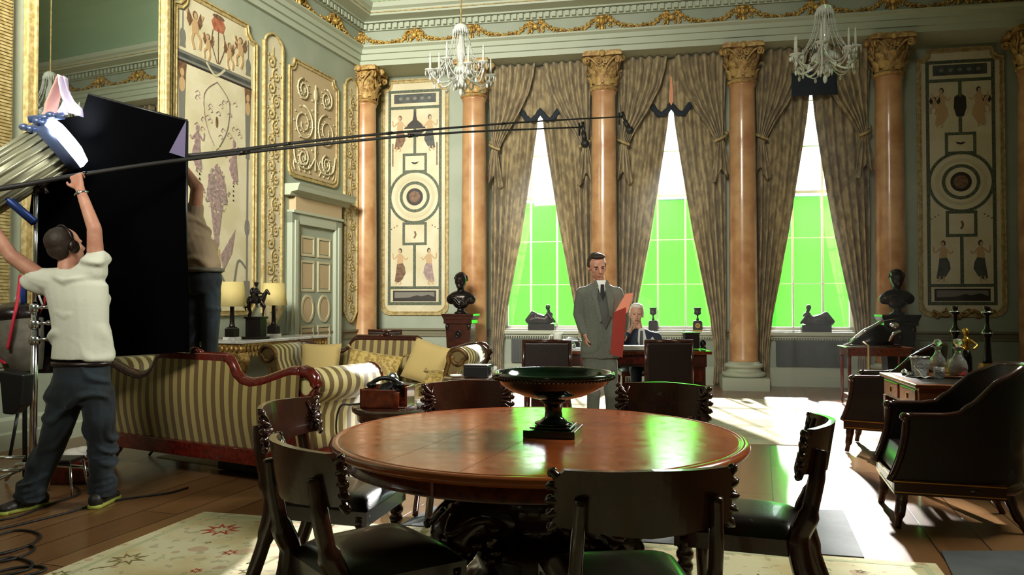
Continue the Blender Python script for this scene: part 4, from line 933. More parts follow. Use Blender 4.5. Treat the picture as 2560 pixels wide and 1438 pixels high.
r=thing('crystal_jar','small clear glass jar beside the black box','jar',(-.16,7.40,.615)); g=MB(); g.lathe([(.0,0),(.03,0),(.034,.05),(.02,.07),(.024,.09),(0,.1)],n=16); g.build('body','crystal',r)
r=thing('saucer','small white saucer left of the black box','dish',(-.53,7.36,.615)); g=MB(); g.lathe([(0,.004),(.03,.004),(.055,.007),(.056,.018),(.03,.01),(0,.01)],n=20); g.build('dish','white_paint',r)
r=thing('teapot','small silver and white teapot behind the sofa back, on the low table','teapot',(-1.98,7.0,.535)); g=MB(); g.lathe([(.0,0),(.05,0),(.085,.05),(.09,.09),(.07,.13),(.04,.145),(0,.147)],n=20); g.build('body','white_paint',r)
g=MB(); g.lathe([(.045,.145),(.035,.16),(.01,.168),(.016,.185),(0,.195)],n=14); g.build('lid','chrome',r); g=MB(); g.tube([(-.08,0,.12),(-.13,0,.14),(-.15,0,.10),(-.13,0,.06),(-.085,0,.05)],.008,6); g.build('handle','chrome',r); g=MB(); g.tube([(.08,0,.06),(.12,0,.09),(.14,0,.13)],[.016,.012,.009],8); g.build('spout','white_paint',r)
r=thing('tray','round silver tray under the teapot','tray',(-1.98,7.0,.52)); g=MB(); g.lathe([(0,.002),(.24,.002),(.26,.012),(.26,.016),(.235,.008),(0,.008)],n=36); g.build('dish','chrome',r)
# ---------------- console with lamps and statue -----------------
d=-LB; d2=V(d.x,d.y,0); cn=V(-2.90,8.95,0)  # near right corner direction frame
r=thing('console_table','gilded console table with white marble top against the left wall','console table',(-3.17,9.06,0),RL-PI/2)
# local: y away from camera along wall, x to the room
g=MB(); g.bb(-.52,.06,-.0,1.95,.835,.87); g.build('marble_top','marble_white',r,bevel=.006)
g=MB(); g.bb(-.48,.02,.04,1.91,.70,.835); random.seed(9)
for q in range(26):
    y=.06+q*.072; g.sph((.025,y,.77),(.016,.028,.04),7,5)
for q in range(8): g.sph((-.45+q*.065,.035,.77),(.028,.016,.04),7,5)
for q in range(24): y=.1+q*.072; g.sph((.02,y,.69),(.014,.02,.03),6,4)
g.build('frieze','gilt',r)
for k,(x,y) in enumerate(((.0,.06),(.0,1.88),(-.46,.06),(-.46,1.88))):
    g=MB(); g.tube(bez([(x,y,.72),(x+(.03 if x>-.1 else -.0),y,.6),(x-.02,y,.45),(x-.06 if x>-.1 else x,y,.2),(x,y,.03)],6),[.07]*6+[.055]*6+[.035]*6+[.04]*7,8)
    for q in range(20): z=random.uniform(.42,.72); g.sph((x+random.uniform(-.05,.06),y+random.uniform(-.06,.06),z),(.022,.022,.034),6,4)
    g.sph((x,y,.03),(.05,.05,.035),8,6); g.build('leg','gilt',r)
def tlamp(px,py,zb,h,sh,sw,label,Y):
    p=aty(px,py,Y); r=thing('table_lamp',label,'lamp',(p.x,Y,zb),R(-12),'table lamps on the console'); g=MB(); g.box((0,0,.02),(.15,.15,.04)); g.build('foot','marble_white',r,bevel=.004)
    g=MB(); g.box((0,0,.09),(.12,.12,.10)); g.box((0,0,.145),(.09,.09,.02)); g.build('base','bronze',r,bevel=.004)
    g=MB(); g.lathe([(.038,.155),(.034,.17),(.028,.2),(.024,h-.03),(.036,h-.01),(.03,h)],n=20); g.build('column','bronze',r)
    g=MB(); g.lathe([(sw,h-.02),(sw*.78,h+sh-.02)],n=40,caps=False); o=g.build('lamp_shade','shade',r,thick=.004)
    g=MB(); g.lathe([(.012,h),(.012,h+.06),(.03,h+.08),(.03,h+.13),(0,h+.15)],n=12); g.build('bulb','white_paint',r); return r
tlamp(580,835,.87,.42,.29,.165,'table lamp with cream shade left on the console, beside the crew man',9.25)
tlamp(684,826,.87,.43,.29,.17,'table lamp with cream shade right on the console, behind the horse statue',10.2)
p=aty(640,838,9.55)
r=thing('horse_statue','dark bronze rider on a horse on a block plinth, on the console','statue',(p.x,9.55,.87),R(-12))
g=MB(); g.bb(-.13,.13,-.1,.1,0,.03); g.bb(-.10,.10,-.075,.075,.03,.25); g.bb(-.115,.115,-.09,.09,.25,.275); g.build('plinth','dark_plinth' if 'dark_plinth' in MT else 'bronze',r,bevel=.003)
g=MB(); z0=.275
g.sph((-.0,0,z0+.20),(.095,.042,.045),14,10); g.sph((.075,0,z0+.21),(.045,.04,.05),12,8); g.sph((-.08,0,z0+.205),(.045,.042,.048),12,8)
capc(g,[V(.09,0,z0+.22),V(.125,0,z0+.29),V(.14,0,z0+.31)],[.035,.024,.02]); capc(g,[V(.14,0,z0+.315),V(.175,0,z0+.275)],[.022,.014]); 
capc(g,[V(-.09,.02,z0+.19),V(-.12,.02,z0+.11),V(-.10,.02,z0+.06),V(-.115,.02,z0)],[.026,.016,.011,.012]); capc(g,[V(-.07,-.02,z0+.19),V(-.08,-.02,z0+.11),V(-.055,-.02,z0+.06),V(-.07,-.02,z0)],[.026,.016,.011,.012])
capc(g,[V(.08,.02,z0+.18),V(.085,.02,z0+.09),V(.08,.02,z0)],[.02,.012,.011]); capc(g,[V(.08,-.02,z0+.18),V(.13,-.02,z0+.13),V(.11,-.02,z0+.07)],[.02,.012,.009]); capc(g,[V(-.12,0,z0+.21),V(-.15,0,z0+.15),V(-.145,0,z0+.08)],[.014,.016,.008])
blob(g,'horse','bronze',r,.006,3)
g=MB(); g.sph((0,0,z0+.30),(.032,.04,.055),12,8); cap(g,V(0,0,z0+.34),V(0,0,z0+.36),.015); g.sph((0,0,z0+.395),(.024,.022,.03),10,8); g.sph((0,0,z0+.41),(.034,.028,.018),10,6)
for s in(-1,1): capc(g,[V(-.01,s*.03,z0+.25),V(.04,s*.052,z0+.2),V(.035,s*.055,z0+.13),V(.055,s*.055,z0+.12)],[.024,.018,.012,.011]); capc(g,[V(0,s*.035,z0+.335),V(.02,s*.05,z0+.29),V(.07,s*.02,z0+.28)],[.015,.012,.01])
g.sph((-.05,0,z0+.30),(.03,.045,.06),10,8); blob(g,'rider','bronze',r,.006,3)
# ---------------- busts -----------------
def bust(loc,rz,label,plabel,hm,var):
    r=thing('bust_pedestal',plabel,'pedestal',loc,rz,'pedestals under the busts'); g=MB(); g.prism([(-.15,.08),(.15,.08),(.2,1.0),(-.2,1.0)],-.16,.16,'y'); g.build('shaft',hm,r,bevel=.006)
    g=MB(); g.bb(-.21,.21,-.20,.20,0,.08); g.build('foot',hm,r,bevel=.006); g=MB(); g.bb(-.22,.22,-.19,.19,1.0,1.06); g.bb(-.25,.25,-.22,.22,1.12,1.15); g.prism([(-.22,1.06),(.22,1.06),(.25,1.12),(-.25,1.12)],-.2,.2,'y'); g.build('cap',hm,r,bevel=.004)
    g=MB(); g.ring(ell(0,.84,.055,.06,18),ell(0,.84,.035,.04,18),-.175,-.16,'y'); g.sph((0,-.165,.84),(.03,.015,.035),8,6)
    for s in(-1,1): g.sph((s*.17,-.165,.95),(.03,.02,.05),8,6)
    g.build('rosette','bronze',r)
    b=thing('bust',label,'bust',(loc[0],loc[1],1.15),rz,'bronze busts'); g=MB(); g.lathe([(.10,0),(.10,.02),(.06,.04),(.05,.09),(.08,.11)],n=20); g.build('socle','bronze',b)
    g=MB(); g.sph((0,.02,.24),(.21,.12,.12),16,12); g.sph((0,.0,.17),(.13,.1,.1),14,10)
    for s in(-1,1): g.sph((s*.15,.02,.22),(.085,.085,.08),12,8)
    cap(g,V(0,.02,.3),V(0,0,.42),.062,.055); g.sph((0,-.01,.51),(.092,.11,.125),16,12); g.sph((0,-.035,.44),(.07,.08,.07),12,8); g.sph((0,-.1,.42),(.04,.03,.035),8,6); g.sph((0,-.12,.49),(.017,.024,.032),8,6); g.sph((0,-.108,.455),(.032,.015,.01),8,6); g.sph((0,-.10,.54),(.06,.02,.012),10,6)
    for s in(-1,1): g.sph((s*.078,0,.49),(.012,.02,.03),8,6); g.sph((s*.03,-.1,.515),(.014,.01,.009),8,6)
    random.seed(var)
    for q in range(46): a_=random.uniform(0,2*PI); e_=random.uniform(.1,1.45); d_=V(cos(a_)*cos(e_)*.08,(sin(a_)*cos(e_)*.095)+.012,sin(e_)*.105); 
    for q in range(60):
        a_=random.uniform(0,2*PI); e_=random.uniform(.05,1.5); c=V(cos(a_)*cos(e_)*.095,sin(a_)*cos(e_)*.11+.01,.51+sin(e_)*.118)
        if c.y<-.05 and c.z<.56: continue
        g.sph(c,(.022,.022,.018),7,5)
    for s in(-1,1): capc(g,[V(s*.18,-.03,.28),V(s*.08,-.11,.22),V(s*.0,-.12,.13)],[.012,.014,.010]); 
    capc(g,[V(-.19,.0,.26),V(-.06,-.13,.27),V(.1,-.13,.15)],[.010,.010,.010]); blob(g,'figure','bronze',b,.009,2)
p=aty(1152,778,12.0); bust((p.x,p.y,0),RB,'dark bronze bust on the left pedestal, beside the ring medallion panel','dark wooden pedestal under the left bust',['bronze','dark_wood'][1],1)
p=aty(2243,785,10.9); bust((p.x,p.y,0),RB,'dark bronze bust on the right pedestal, left of the candlesticks','dark pedestal under the right bust',['bronze','dark_wood'][0],2)
mat('flap_cloth',L((96,88,120)),.6)
mat('blue_steel',L((36,56,110)),.4,.5)
# ---------------- desk and what stands on it -----------------
r=thing('desk','large dark red-brown pedestal desk in front of the middle window','desk',(1.20,9.2,.007),R(-3)); DW,DD=1.02,.62
g=MB(); g.bb(-DW,DW,-DD,DD,.735,.775); g.build('desktop','mahogany',r,bevel=.008)
g=MB(); g.bb(-DW+.05,DW-.05,-DD+.05,DD-.05,.60,.735); g.build('apron','dark_wood',r)
g=MB(); g.bb(-DW+.12,DW-.12,-DD+.12,DD-.12,.7752,.777); g.build('leather_inset','leather_dark',r)
for s in(-1,1):
    g=MB(); g.bb(s*(DW-.06),s*(DW-.5),-DD+.06,DD-.06,.0,.60); g.bb(s*(DW-.03),s*(DW-.53),-DD+.03,DD-.03,0,.08); pd=g.build('pedestal','dark_wood',r,bevel=.006)
    for k in range(3): f=MB(); x0,x1=s*(DW-.10),s*(DW-.46); f.bb(x0,x1,-DD+.045,-DD+.06,.12+.16*k,.25+.16*k); f.sph(((x0+x1)/2,-DD+.035,.185+.16*k),(.018,.014,.018),8,6); f.build('drawer','red_wood',pd,bevel=.003)
g=MB(); g.bb(-.42,.42,-DD+.035,-DD+.05,.63,.71); g.build('drawer','red_wood',r,bevel=.003)
def vchair(x,y,rz,label):
    r=thing('desk_chair',label,'chair',(x,y,.007),rz,'chairs at the desk')
    g=MB(); g.bb(-.23,.23,-.27,-.225,.44,.90); g.build('backrest','leather_dark',r,bevel=.015); g=MB()
    for s in(-1,1): g.tube([(s*.235,-.25,.915),(s*.235,-.245,.45)],.02,8)
    g.tube([(-.25,-.25,.915),(.25,-.25,.915)],.018,8); g.build('back_frame','dark_wood',r)
    g=MB(); g.bb(-.24,.24,-.24,.24,.38,.44); g.build('seat_frame','red_wood',r,bevel=.006); g=MB(); g.grid(lambda a,b:V((a-.5)*.46,(b-.5)*.46,.44+.05*(sin(PI*a)*sin(PI*b))**.3),12,12); g.build('seat','leather_dark',r)
    for s in(-1,1):
        for q in(-1,1): g=MB(); g.tube([(s*.21,q*.21,.38),(s*.215,q*.22+(-.04 if q<0 else 0),0)],[.024,.014],8); g.build('leg','red_wood',r)
    return r
vchair(.37,8.15,R(-4),'dark-backed chair facing the left end of the desk')
vchair(1.57,8.15,R(4),'dark-backed chair facing the desk, right of the standing man')
def P_(px,py,z): v=onz(px,py,z); return v
def on_desk(px,Y,z=.789): return ((px-1280)/1950*Y,Y,z)
def simple(name,label,cat,loc,fn,mt,rz=0,part='body',grp=None,bev=0):
    r=thing(name,label,cat,loc,rz,grp); g=MB(); fn(g); g.build(part,mt,r,bevel=bev); return r
simple('mug','tall white jug at the left end of the desk','jug',on_desk(1395,9.2),lambda g:(g.lathe([(.0,0),(.055,0),(.052,.15),(.06,.17),(.05,.17),(.045,.01)],n=20),g.tube(bez([(-.05,0,.14),(-.10,0,.13),(-.10,0,.05),(-.05,0,.04)],4),.009,6)),'white_paint')
r=simple('telephone','dark telephone on the left part of the desk beside the jug','telephone',on_desk(1432,9.3),lambda g:(g.prism([(-.09,0),(.09,0),(.06,.07),(-.06,.07)],-.08,.08,'y')),'black_metal'); g=MB(); g.tube([(-.1,0,.08),(-.05,0,.1),(.05,0,.1),(.1,0,.08)],.015,8); g.sph((-.1,0,.075),(.03,.03,.02),8,6); g.sph((.1,0,.075),(.03,.03,.02),8,6); g.build('handset','chrome',r)
r=thing('silver_inkstand','small silver inkstand with pots left of the standing man','inkstand',on_desk(1443,8.8),0); g=MB(); g.bb(-.10,.12,-.06,.06,0,.02); g.build('tray','chrome',r); 
for x in(-.05,.06): g=MB(); g.lathe([(0,.02),(.03,.02),(.035,.05),(.02,.07),(0,.08)],(x,0,0),14); g.build('inkpot','chrome',r)
for k,(px,Y,w,d,z,l) in enumerate(((1590,8.72,.5,.18,0,'stack of white papers at the front edge of the desk, right of the standing man'),(1372,8.9,.5,.2,0,'thin stack of white papers on the left part of the desk'),(1668,9.35,.34,.22,0,'white open papers on the desk before the seated man'))):
    q=on_desk(px,Y); r=thing('paper_stack',l,'papers',(q[0],q[1],q[2]+z),R(4*k-3),'papers on the desk')
    for j in range(4 if k==0 else 2): g=MB(); g.bb(-w/2+.01*j,w/2-.012*j,-d/2,d/2-.01*j,.012*j,.011+.012*j); g.build('sheets','paper',r)
r=simple('desk_organiser','black leather pen holder on the right part of the desk','pen holder',on_desk(1727,8.95),lambda g:(g.bb(-.085,.085,-.06,.06,0,.18),g.bb(-.095,.095,-.07,.07,.165,.185)),'leather_dark',0,'body',None,.01)
simple('desk_ornament','small dark round ornament beside the black pen holder','ornament',on_desk(1757,8.95),lambda g:(g.sph((0,0,.055),(.035,.035,.045),12,8),g.lathe([(0,0),(.04,0),(.03,.02),(.0,.03)],n=14)),'bronze')
# window sill things
def onsill(px,z=SZ): 
    r_=ray(px,825); # point on the sill line y=.5 of the back frame
    n=YB; t=(O.dot(n)+.5)/(r_[0]*n.x+r_[1]*n.y); return (r_[0]*t,r_[1]*t,z)
def recline(loc,label,fl):
    r=thing('reclining_figure',label,'statue',loc,RB,'reclining statuettes on the window sills'); g=MB(); g.bb(-.22,.22,-.08,.08,0,.11); g.build('base','bronze',r,bevel=.006)
    g=MB(); g.M=Matrix.Translation((0,0,.03))@Matrix.Scale(1.12,4); g.sph((-.02,0,.12),(.17,.06,.07),12,8); capc(g,[V(-.2*fl,0,.11),V(-.05*fl,0,.15),V(.06*fl,0,.13),V(.12*fl,0,.20)],[.045,.07,.06,.055]); capc(g,[V(.1*fl,-.03,.22),V(.17*fl,-.05,.14),V(.2*fl,-.03,.1)],[.03,.024,.02]); cap(g,V(.12*fl,0,.22),V(.1*fl,0,.28),.025); g.sph((.095*fl,0,.315),(.038,.038,.045),10,8); capc(g,[V(-.05*fl,0,.16),V(-.13*fl,-.02,.22),V(-.22*fl,-.02,.12)],[.05,.04,.03]); g.sph((-.02*fl,0,.1),(.2,.06,.05),12,8)
    blob(g,'figure','bronze',r,.009,2)
recline(onsill(1354),'dark reclining bronze figure on the sill of the left window',1)
recline(onsill(2040),'dark reclining bronze figure on the sill of the right window',-1)
def urn(px,label,clock):
    r=thing('sill_urn',label,'urn',onsill(px),RB,'urns on the middle window sill'); g=MB(); g.bb(-.09,.09,-.07,.07,0,.02); g.build('plinth','brass' if clock else 'bronze',r)
    g=MB(); g.bb(-.075,.075,-.055,.055,.02,.15); g.lathe([(.075,.15),(.06,.17),(.0,.18)],n=16); g.build('base','bronze',r)
    if clock: g=MB(); g.prism(ell(0,.09,.042,.042,20),-.062,-.055,'y'); g.build('dial','brass',r); g=MB(); g.prism(ell(0,.09,.02,.02,14),-.065,-.062,'y'); g.build('dial_centre','paint_brown',r)
    g=MB(); g.lathe([(.02,.17),(.025,.19),(.014,.22),(.014,.25),(.05,.27),(.062,.29),(.055,.30),(.055,.36),(.066,.37),(.066,.38),(0,.38)],n=18); g.build('urn_body','bronze',r)
urn(1633,'dark urn-topped ornament on the middle window sill behind the seated man',False); urn(1744,'urn-topped ornament with a round brass dial, on the right of the middle sill',True)
# ---------------- right-hand writing table -----------------
wt=bpy.data.objects.new('tmp',None); TO=Vector((2.74,5.31,0)); TM=Matrix.Translation(TO)@Matrix.Rotation(R(-12),4,'Z')
def ont(x,y,z=.752): p=TM@Vector((x,y,z)); return (p.x,p.y,p.z)
r=thing('writing_table','wooden writing table on the right, carrying the decanters and candlesticks','table',TO,R(-12)); TWX,TWY=1.35,.98
g=MB(); g.bb(0,TWX,0,TWY,.725,.752); g.build('tabletop','warm_wood',r,bevel=.006); g=MB(); g.bb(.06,TWX-.06,.06,TWY-.06,.7521,.7535); g.build('leather_inset','leather_dark',r)
g=MB(); g.bb(.03,TWX-.03,.03,TWY-.03,.58,.725); g.build('apron','warm_wood',r)
for k in(0,1): f=MB(); y0=.08+k*.44; f.bb(.018,.03,y0,y0+.38,.60,.705); f.build('drawer','warm_wood',r,bevel=.003); f=MB(); f.bb(.01,.02,y0+.18,y0+.2,.63,.67); f.build('escutcheon','brass',r)
for x in(.055,TWX-.055):
    for y in(.055,TWY-.055): g=MB(); g.add([(x+i*s*.032,y+j*s*.032,z) for z,s in((0,.6),(.58,1)) for i,j in((-1,-1),(1,-1),(1,1),(-1,1))],[(0,1,2,3),(4,5,6,7),(0,1,5,4),(1,2,6,5),(2,3,7,6),(3,0,4,7)]); g.build('leg','mahogany',r)
def decanter(loc,label,liq,h=.26):
    r=thing('decanter',label,'decanter',loc,0,'decanters on the tray'); k=h/.26; g=MB(); g.lathe([(.0,0),(.055*k,0),(.062*k,.02*k),(.065*k,.06*k),(.055*k,.10*k),(.03*k,.135*k),(.02*k,.16*k),(.022*k,.18*k),(.036*k,.2*k),(.03*k,.2*k),(.016*k,.18*k)],n=16); g.build('glass_body','cut_glass',r)
    g=MB(); g.lathe([(0,.006),(.052*k,.006),(.059*k,.02*k),(.061*k,.06*k),(0,.062*k)],n=16); g.build('spirit',liq,r)
    g=MB(); g.lathe([(.012*k,.17*k),(.014*k,.2*k),(.012*k,.205*k),(.03*k,.23*k),(.024*k,.255*k),(0,.262*k)],n=10); g.build('stopper','cut_glass',r)
q=onz(2345,930,.765); decanter((q.x,q.y,.772),'cut glass decanter of pale amber spirit, behind the ice bucket','whisky',.25)
q=onz(2395,940,.765); decanter((q.x,q.y,.772),'cut glass decanter with dark red liquid in front of the golden figurine','port',.27)
q=onz(2385,944,.752); r=thing('wooden_tray','low round wooden tray under the decanters','tray',(q.x,q.y+.05,.753)); g=MB(); g.lathe([(0,.0),(.17,0),(.18,.012),(.176,.018),(.165,.01),(0,.01)],n=36); g.build('dish','warm_wood',r)
q=onz(2308,943,.752); r=thing('ice_bucket','clear glass bucket with silver rim on the writing table','bucket',(q.x,q.y+.04,.757)); g=MB(); g.lathe([(0,.004),(.05,.004),(.062,.14),(.067,.14),(.056,0),(0,0)],n=24); g.build('glass_body','cut_glass',r); g=MB(); g.tube([(.066*cos(k*PI/12),.066*sin(k*PI/12),.142) for k in range(24)],.006,6,closed=True); g.sph((-.07,0,.14),(.012,.012,.007),8,6); g.sph((.07,0,.14),(.012,.012,.007),8,6); g.build('rim','chrome',r)
for k,(px,py,l) in enumerate(((2348,948,'short glass tumbler in front of the amber decanter'),(2262,938,'small silver lidded pot nearest the left edge of the writing table'),(2276,941,'small silver bowl left of the ice bucket'))):
    q=onz(px,py,.752); r=thing(['tumbler','silver_pot','silver_bowl'][k],l,['glass','pot','bowl'][k],(q.x,q.y,.7535)); g=MB(); g.lathe([[(0,.005),(.032,.005),(.037,.085),(.04,.085),(.034,0),(0,0)],[(0,0),(.02,0),(.03,.02),(.02,.035),(.004,.045),(0,.05)],[(0,0),(.02,0),(.034,.03),(.03,.03),(0,.01)]][k],n=18); g.build('body',['cut_glass','chrome','chrome'][k],r)
q=onz(2300,944,.752); r=thing('glass_dish','flat glass tray under the ice bucket','tray',(q.x+.03,q.y+.03,.7535)); g=MB(); g.lathe([(0,.0),(.10,0),(.115,.008),(.11,.003),(0,.003)],n=24,caps=False); g.build('dish','crystal',r)
q=onz(2297,945,.752); r=thing('napkin','folded white napkin leaning on the ice bucket','napkin',(q.x-.015,q.y-.045,.758)); g=MB(); g.grid(lambda a,b:V(-.04+.06*a+.02*b,.012*sin(a*9),.09*(1-a)*(1-b)+.0),8,8); g.grid(lambda a,b:V(-.03+.10*a,-.02+.03*b,.004+.006*sin(a*8)),8,4); g.build('cloth','paper',r,thick=.004)
r=thing('figurine','gilt woman figurine with a black skirt behind the red decanter','statue',((2414-1280)/1950*5.86,5.86,.7535),R(-10)); g=MB(); g.lathe([(0,0),(.045,0),(.05,.01),(.04,.02),(.04,.08),(.038,.15),(.026,.2),(0,.205)],n=18); g.build('skirt','bronze',r)
g=MB(); cap(g,V(0,0,.19),V(0,0,.27),.024,.03); cap(g,V(0,0,.28),V(0,0,.31),.012); g.sph((0,0,.335),(.022,.024,.028),10,8); g.sph((0,.012,.345),(.025,.024,.024),8,6)
for s in(-1,1): capc(g,[V(s*.032,0,.27),V(s*.07,-.02,.235),V(s*.03,-.05,.21)],[.012,.01,.009])
blob(g,'figure','brass',r,.005,2)
def cstick(px,Y,label):
    r=thing('candlestick',label,'candlestick',((px-1280)/1950*Y,Y,.7535),R(-12),'tall candlesticks on the writing table'); g=MB(); g.add([(i*w,j*w,z) for z,w in((0,.06),(.02,.058),(.12,.042)) for i,j in((-1,-1),(1,-1),(1,1),(-1,1))],[(0,1,2,3),(8,9,10,11)]+[(k*4+i,k*4+(i+1)%4,k*4+4+(i+1)%4,k*4+4+i) for k in(0,1) for i in range(4)]); g.build('base','brass',r)
    g=MB(); g.prism(ell(0,.065,.022,.03,14),-.062,-.05,'y'); g.build('medallion','gilt',r)
    g=MB(); g.lathe([(.036,.12),(.03,.14),(.022,.26),(.018,.30),(.03,.32),(.034,.345),(.018,.37),(.013,.40),(.014,.46),(.034,.475),(.036,.485),(.014,.49),(.02,.51),(.022,.53),(0,.53)],n=18); g.build('stem','bronze',r)
    g=MB(); 
    for q in(.33,.48): g.lathe([(.03,q),(.038,q+.006),(.03,q+.012)],n=18)
    g.build('ring','chrome',r)
cstick(2387,6.02,'tall dark candlestick with gilt base, behind the figurine'); cstick(2467,5.62,'tall dark candlestick with gilt base at the right, in front of the armchair top')
r=thing('metal_case','grey metal case standing on the floor under the writing table','case',(3.12,5.98,.007),R(-12)); g=MB(); g.bb(-.10,.22,-.16,.16,0,.34); g.build('body','metal_case',r,bevel=.01); g=MB(); g.bb(-.105,.225,-.165,.165,.27,.30); g.build('lid_edge','steel_grey',r,bevel=.004)
for y in(-.08,.08): g=MB(); g.bb(-.115,-.10,y-.02,y+.02,.235,.285); g.build('latch','black_metal',r)
# ---------------- armchairs -----------------
AM=[]
def armchair(loc,rz,label):
    if not AM:
        def plan(a):
            t=a*2-1; s=1 if t>0 else -1; t=abs(t)
            if t>.5: return V(s*.30,-.02+.30*(t-.5)/.5,0)
            q=t/.5*PI/2; return V(s*.30*sin(q)**.8,-.02-.30*cos(q),0)
        def topz(a):
            t=abs(a*2-1); return interp([(0,.93),(.2,.92),(.36,.84),(.47,.72),(.56,.665),(.7,.65),(1,.645)],t)
        def side(off):
            def fn(a,b):
                p=plan(a); d_=V(p.x,p.y+.02,0); d_.normalize(); t=abs(a*2-1); z=.27+(topz(a)-.27)*b
                p=p+d_*off*(1 if t<.5 else 1) if t<.5 else p+V(off if p.x>0 else -off,0,0)
                if t>.5: p.y+=(t-.5)*2*.09*max(0,1-b)**2
                if t<.5: p.y-=(b*.08*(1-t*2))
                return (p.x,p.y,z)
            return fn
        g=MB(); g.grid(side(.025),60,10); g.grid(side(-.025),60,10); g.grid(lambda a,b:Vector(side(.025)(a,1)).lerp(Vector(side(-.025)(a,1)),b),60,1)
        for e in(0,1): g.grid(lambda a,b:Vector(side(.025)(e,b)).lerp(Vector(side(-.025)(e,b)),a),1,10)
        AM.append(('shell',g.mesh('shell','leather_dark')))
        g=MB(); g.tube([side(0)(k/60,1.01) for k in range(61)],.022,8)
        for s in(0,1): P=[side(0)(s,1-k/10) for k in range(11)]; g.tube([(x,y+.015,z) for x,y,z in P],.024,8); g.sph((P[0][0],P[0][1]+.02,P[0][2]+.0),(.03,.035,.026),10,8)
        g.bb(-.33,.33,.27,.37,.20,.285); 
        for s in(-1,1): g.bb(s*.27,s*.335,-.2,.37,.20,.285)
        g.tube([plan(k/30*.5+.25)+V(0,0,.245) for k in range(31)],.042,8); AM.append(('frame',g.mesh('frame','dark_wood')))
        g=MB()
        for z in(.215,.275):
            g.bb(-.332,.332,.368,.373,z-.003,z+.003)
            for s in(-1,1): g.bb(s*.334,s*.338,-.2,.37,z-.003,z+.003)
        AM.append(('brass_trim',g.mesh('brass_trim','brass')))
        g=MB(); g.grid(lambda a,b:V((a-.5)*.54,-.27+.62*b,.30+.13*min(1,sin(PI*a)*7)**.5*min(1,sin(PI*b)*7)**.5+.015*sin(PI*a)*sin(PI*b)),16,16); AM.append(('seat',g.mesh('seat','leather_dark')))
        for s in(-1,1): g=MB(); g.tube(bez([(s*.29,.32,.22),(s*.295,.33,.12),(s*.30,.35,.0)],6),[.036]*5+[.03]*4+[.02]*4,8); AM.append(('front_leg',g.mesh('front_leg','dark_wood')))
        for s in(-1,1): g=MB(); g.tube(bez([(s*.2,-.24,.22),(s*.21,-.27,.12),(s*.23,-.33,.0)],6),[.03]*5+[.026]*4+[.018]*4,8); AM.append(('rear_leg',g.mesh('rear_leg','dark_wood')))
    r=thing('armchair',label,'armchair',loc,rz,'dark leather armchairs by the writing table')
    for n,me in AM: o=bpy.data.objects.new(n,me); C.objects.link(o); o.parent=r
def faceto(d): return math.atan2(-d[0],d[1])
armchair((2.66,4.74,0),faceto((-.97,.30)),'dark leather armchair at the right edge, in front of the writing table')
armchair((3.39,6.94,.007),faceto((-.85,.52)),'dark leather armchair behind the writing table')
# ---------------- display table with sculpture -----------------
r=thing('display_table','slender red-brown table near the right window, under the domed sculpture','table',(4.62,9.95,.007),RB)
g=MB(); g.bb(-.40,.40,-.26,.26,.73,.75); g.build('tabletop','mahogany',r,bevel=.005); g=MB(); g.bb(-.37,.37,-.23,.23,.64,.73); g.build('apron','mahogany',r)
for x in(-.35,.35):
    for y in(-.21,.21): g=MB(); g.lathe([(.012,0),(.018,.03),(.016,.1),(.022,.5),(.02,.6),(.026,.64)],(x,y,0),12); g.build('leg','red_wood',r)
g=MB(); g.bb(-.35,.35,-.21,.21,.12,.14); g.build('shelf','mahogany',r)
r=thing('domed_sculpture','dark domed sculpture with bright ridges and a thin curved rod, on the slender table','sculpture',(4.62,9.95,.767),RB)
g=MB(); g.grid(lambda a,b:V(-.30+.52*a,.16*cos(PI*b)*sin(PI*(a*.88+.08))**.7,.02+.30*sin(PI*b)*sin(PI*(a*.82+.06))**.9*(.45+.65*a)),20,14); g.build('dome','bronze',r,thick=.01)
g=MB(); g.tube(bez([(-.28,-.03,.05),(-.15,-.1,.18),(0,-.1,.27),(.1,-.06,.32),(.25,0,.34)],6),[.03]*8+[.022]*10+[.006]*7,8); g.build('ridge','chrome',r)
g=MB(); g.tube(bez([(.14,-.12,.06),(.18,-.14,.15),(.27,-.12,.19)],5),.02,8); g.sph((.22,-.06,.26),(.06,.03,.04),10,8); g.build('wing','chrome',r)
g=MB(); g.tube(bez([(-.26,-.12,.10),(-.32,-.16,.04),(-.40,-.18,.01)],5),.014,8); g.bb(-.38,-.12,-.22,-.02,.0,.02); g.build('head','chrome',r)
g=MB(); g.bb(-.3,.28,-.15,.15,0,.018); g.build('base','dark_wood',r)
r=thing('tassel_cord','pale cord with tassel hanging from the domed sculpture','cord',(4.40,9.64,.007),0); g=MB(); g.tube([(-.02,.1,.82),(0,0,.78),(0,0,.30)],.011,6); g.build('cord','cushion_gold',r); g=MB(); g.lathe([(.0,.12),(.05,.14),(.045,.2),(.03,.22),(.055,.25),(.05,.29),(0,.31)],n=14); g.build('tassel','white_paint',r)
# chair against the wall behind the far sofa
vchair.m=None
r=vchair(-1.75,11.3,RB+PI*0,'dark chair standing by the wall behind the far sofa'); r['group']='chairs along the walls'
# ---------------- film equipment -----------------
def wp(px,py,Y): return aty(px,py,Y)
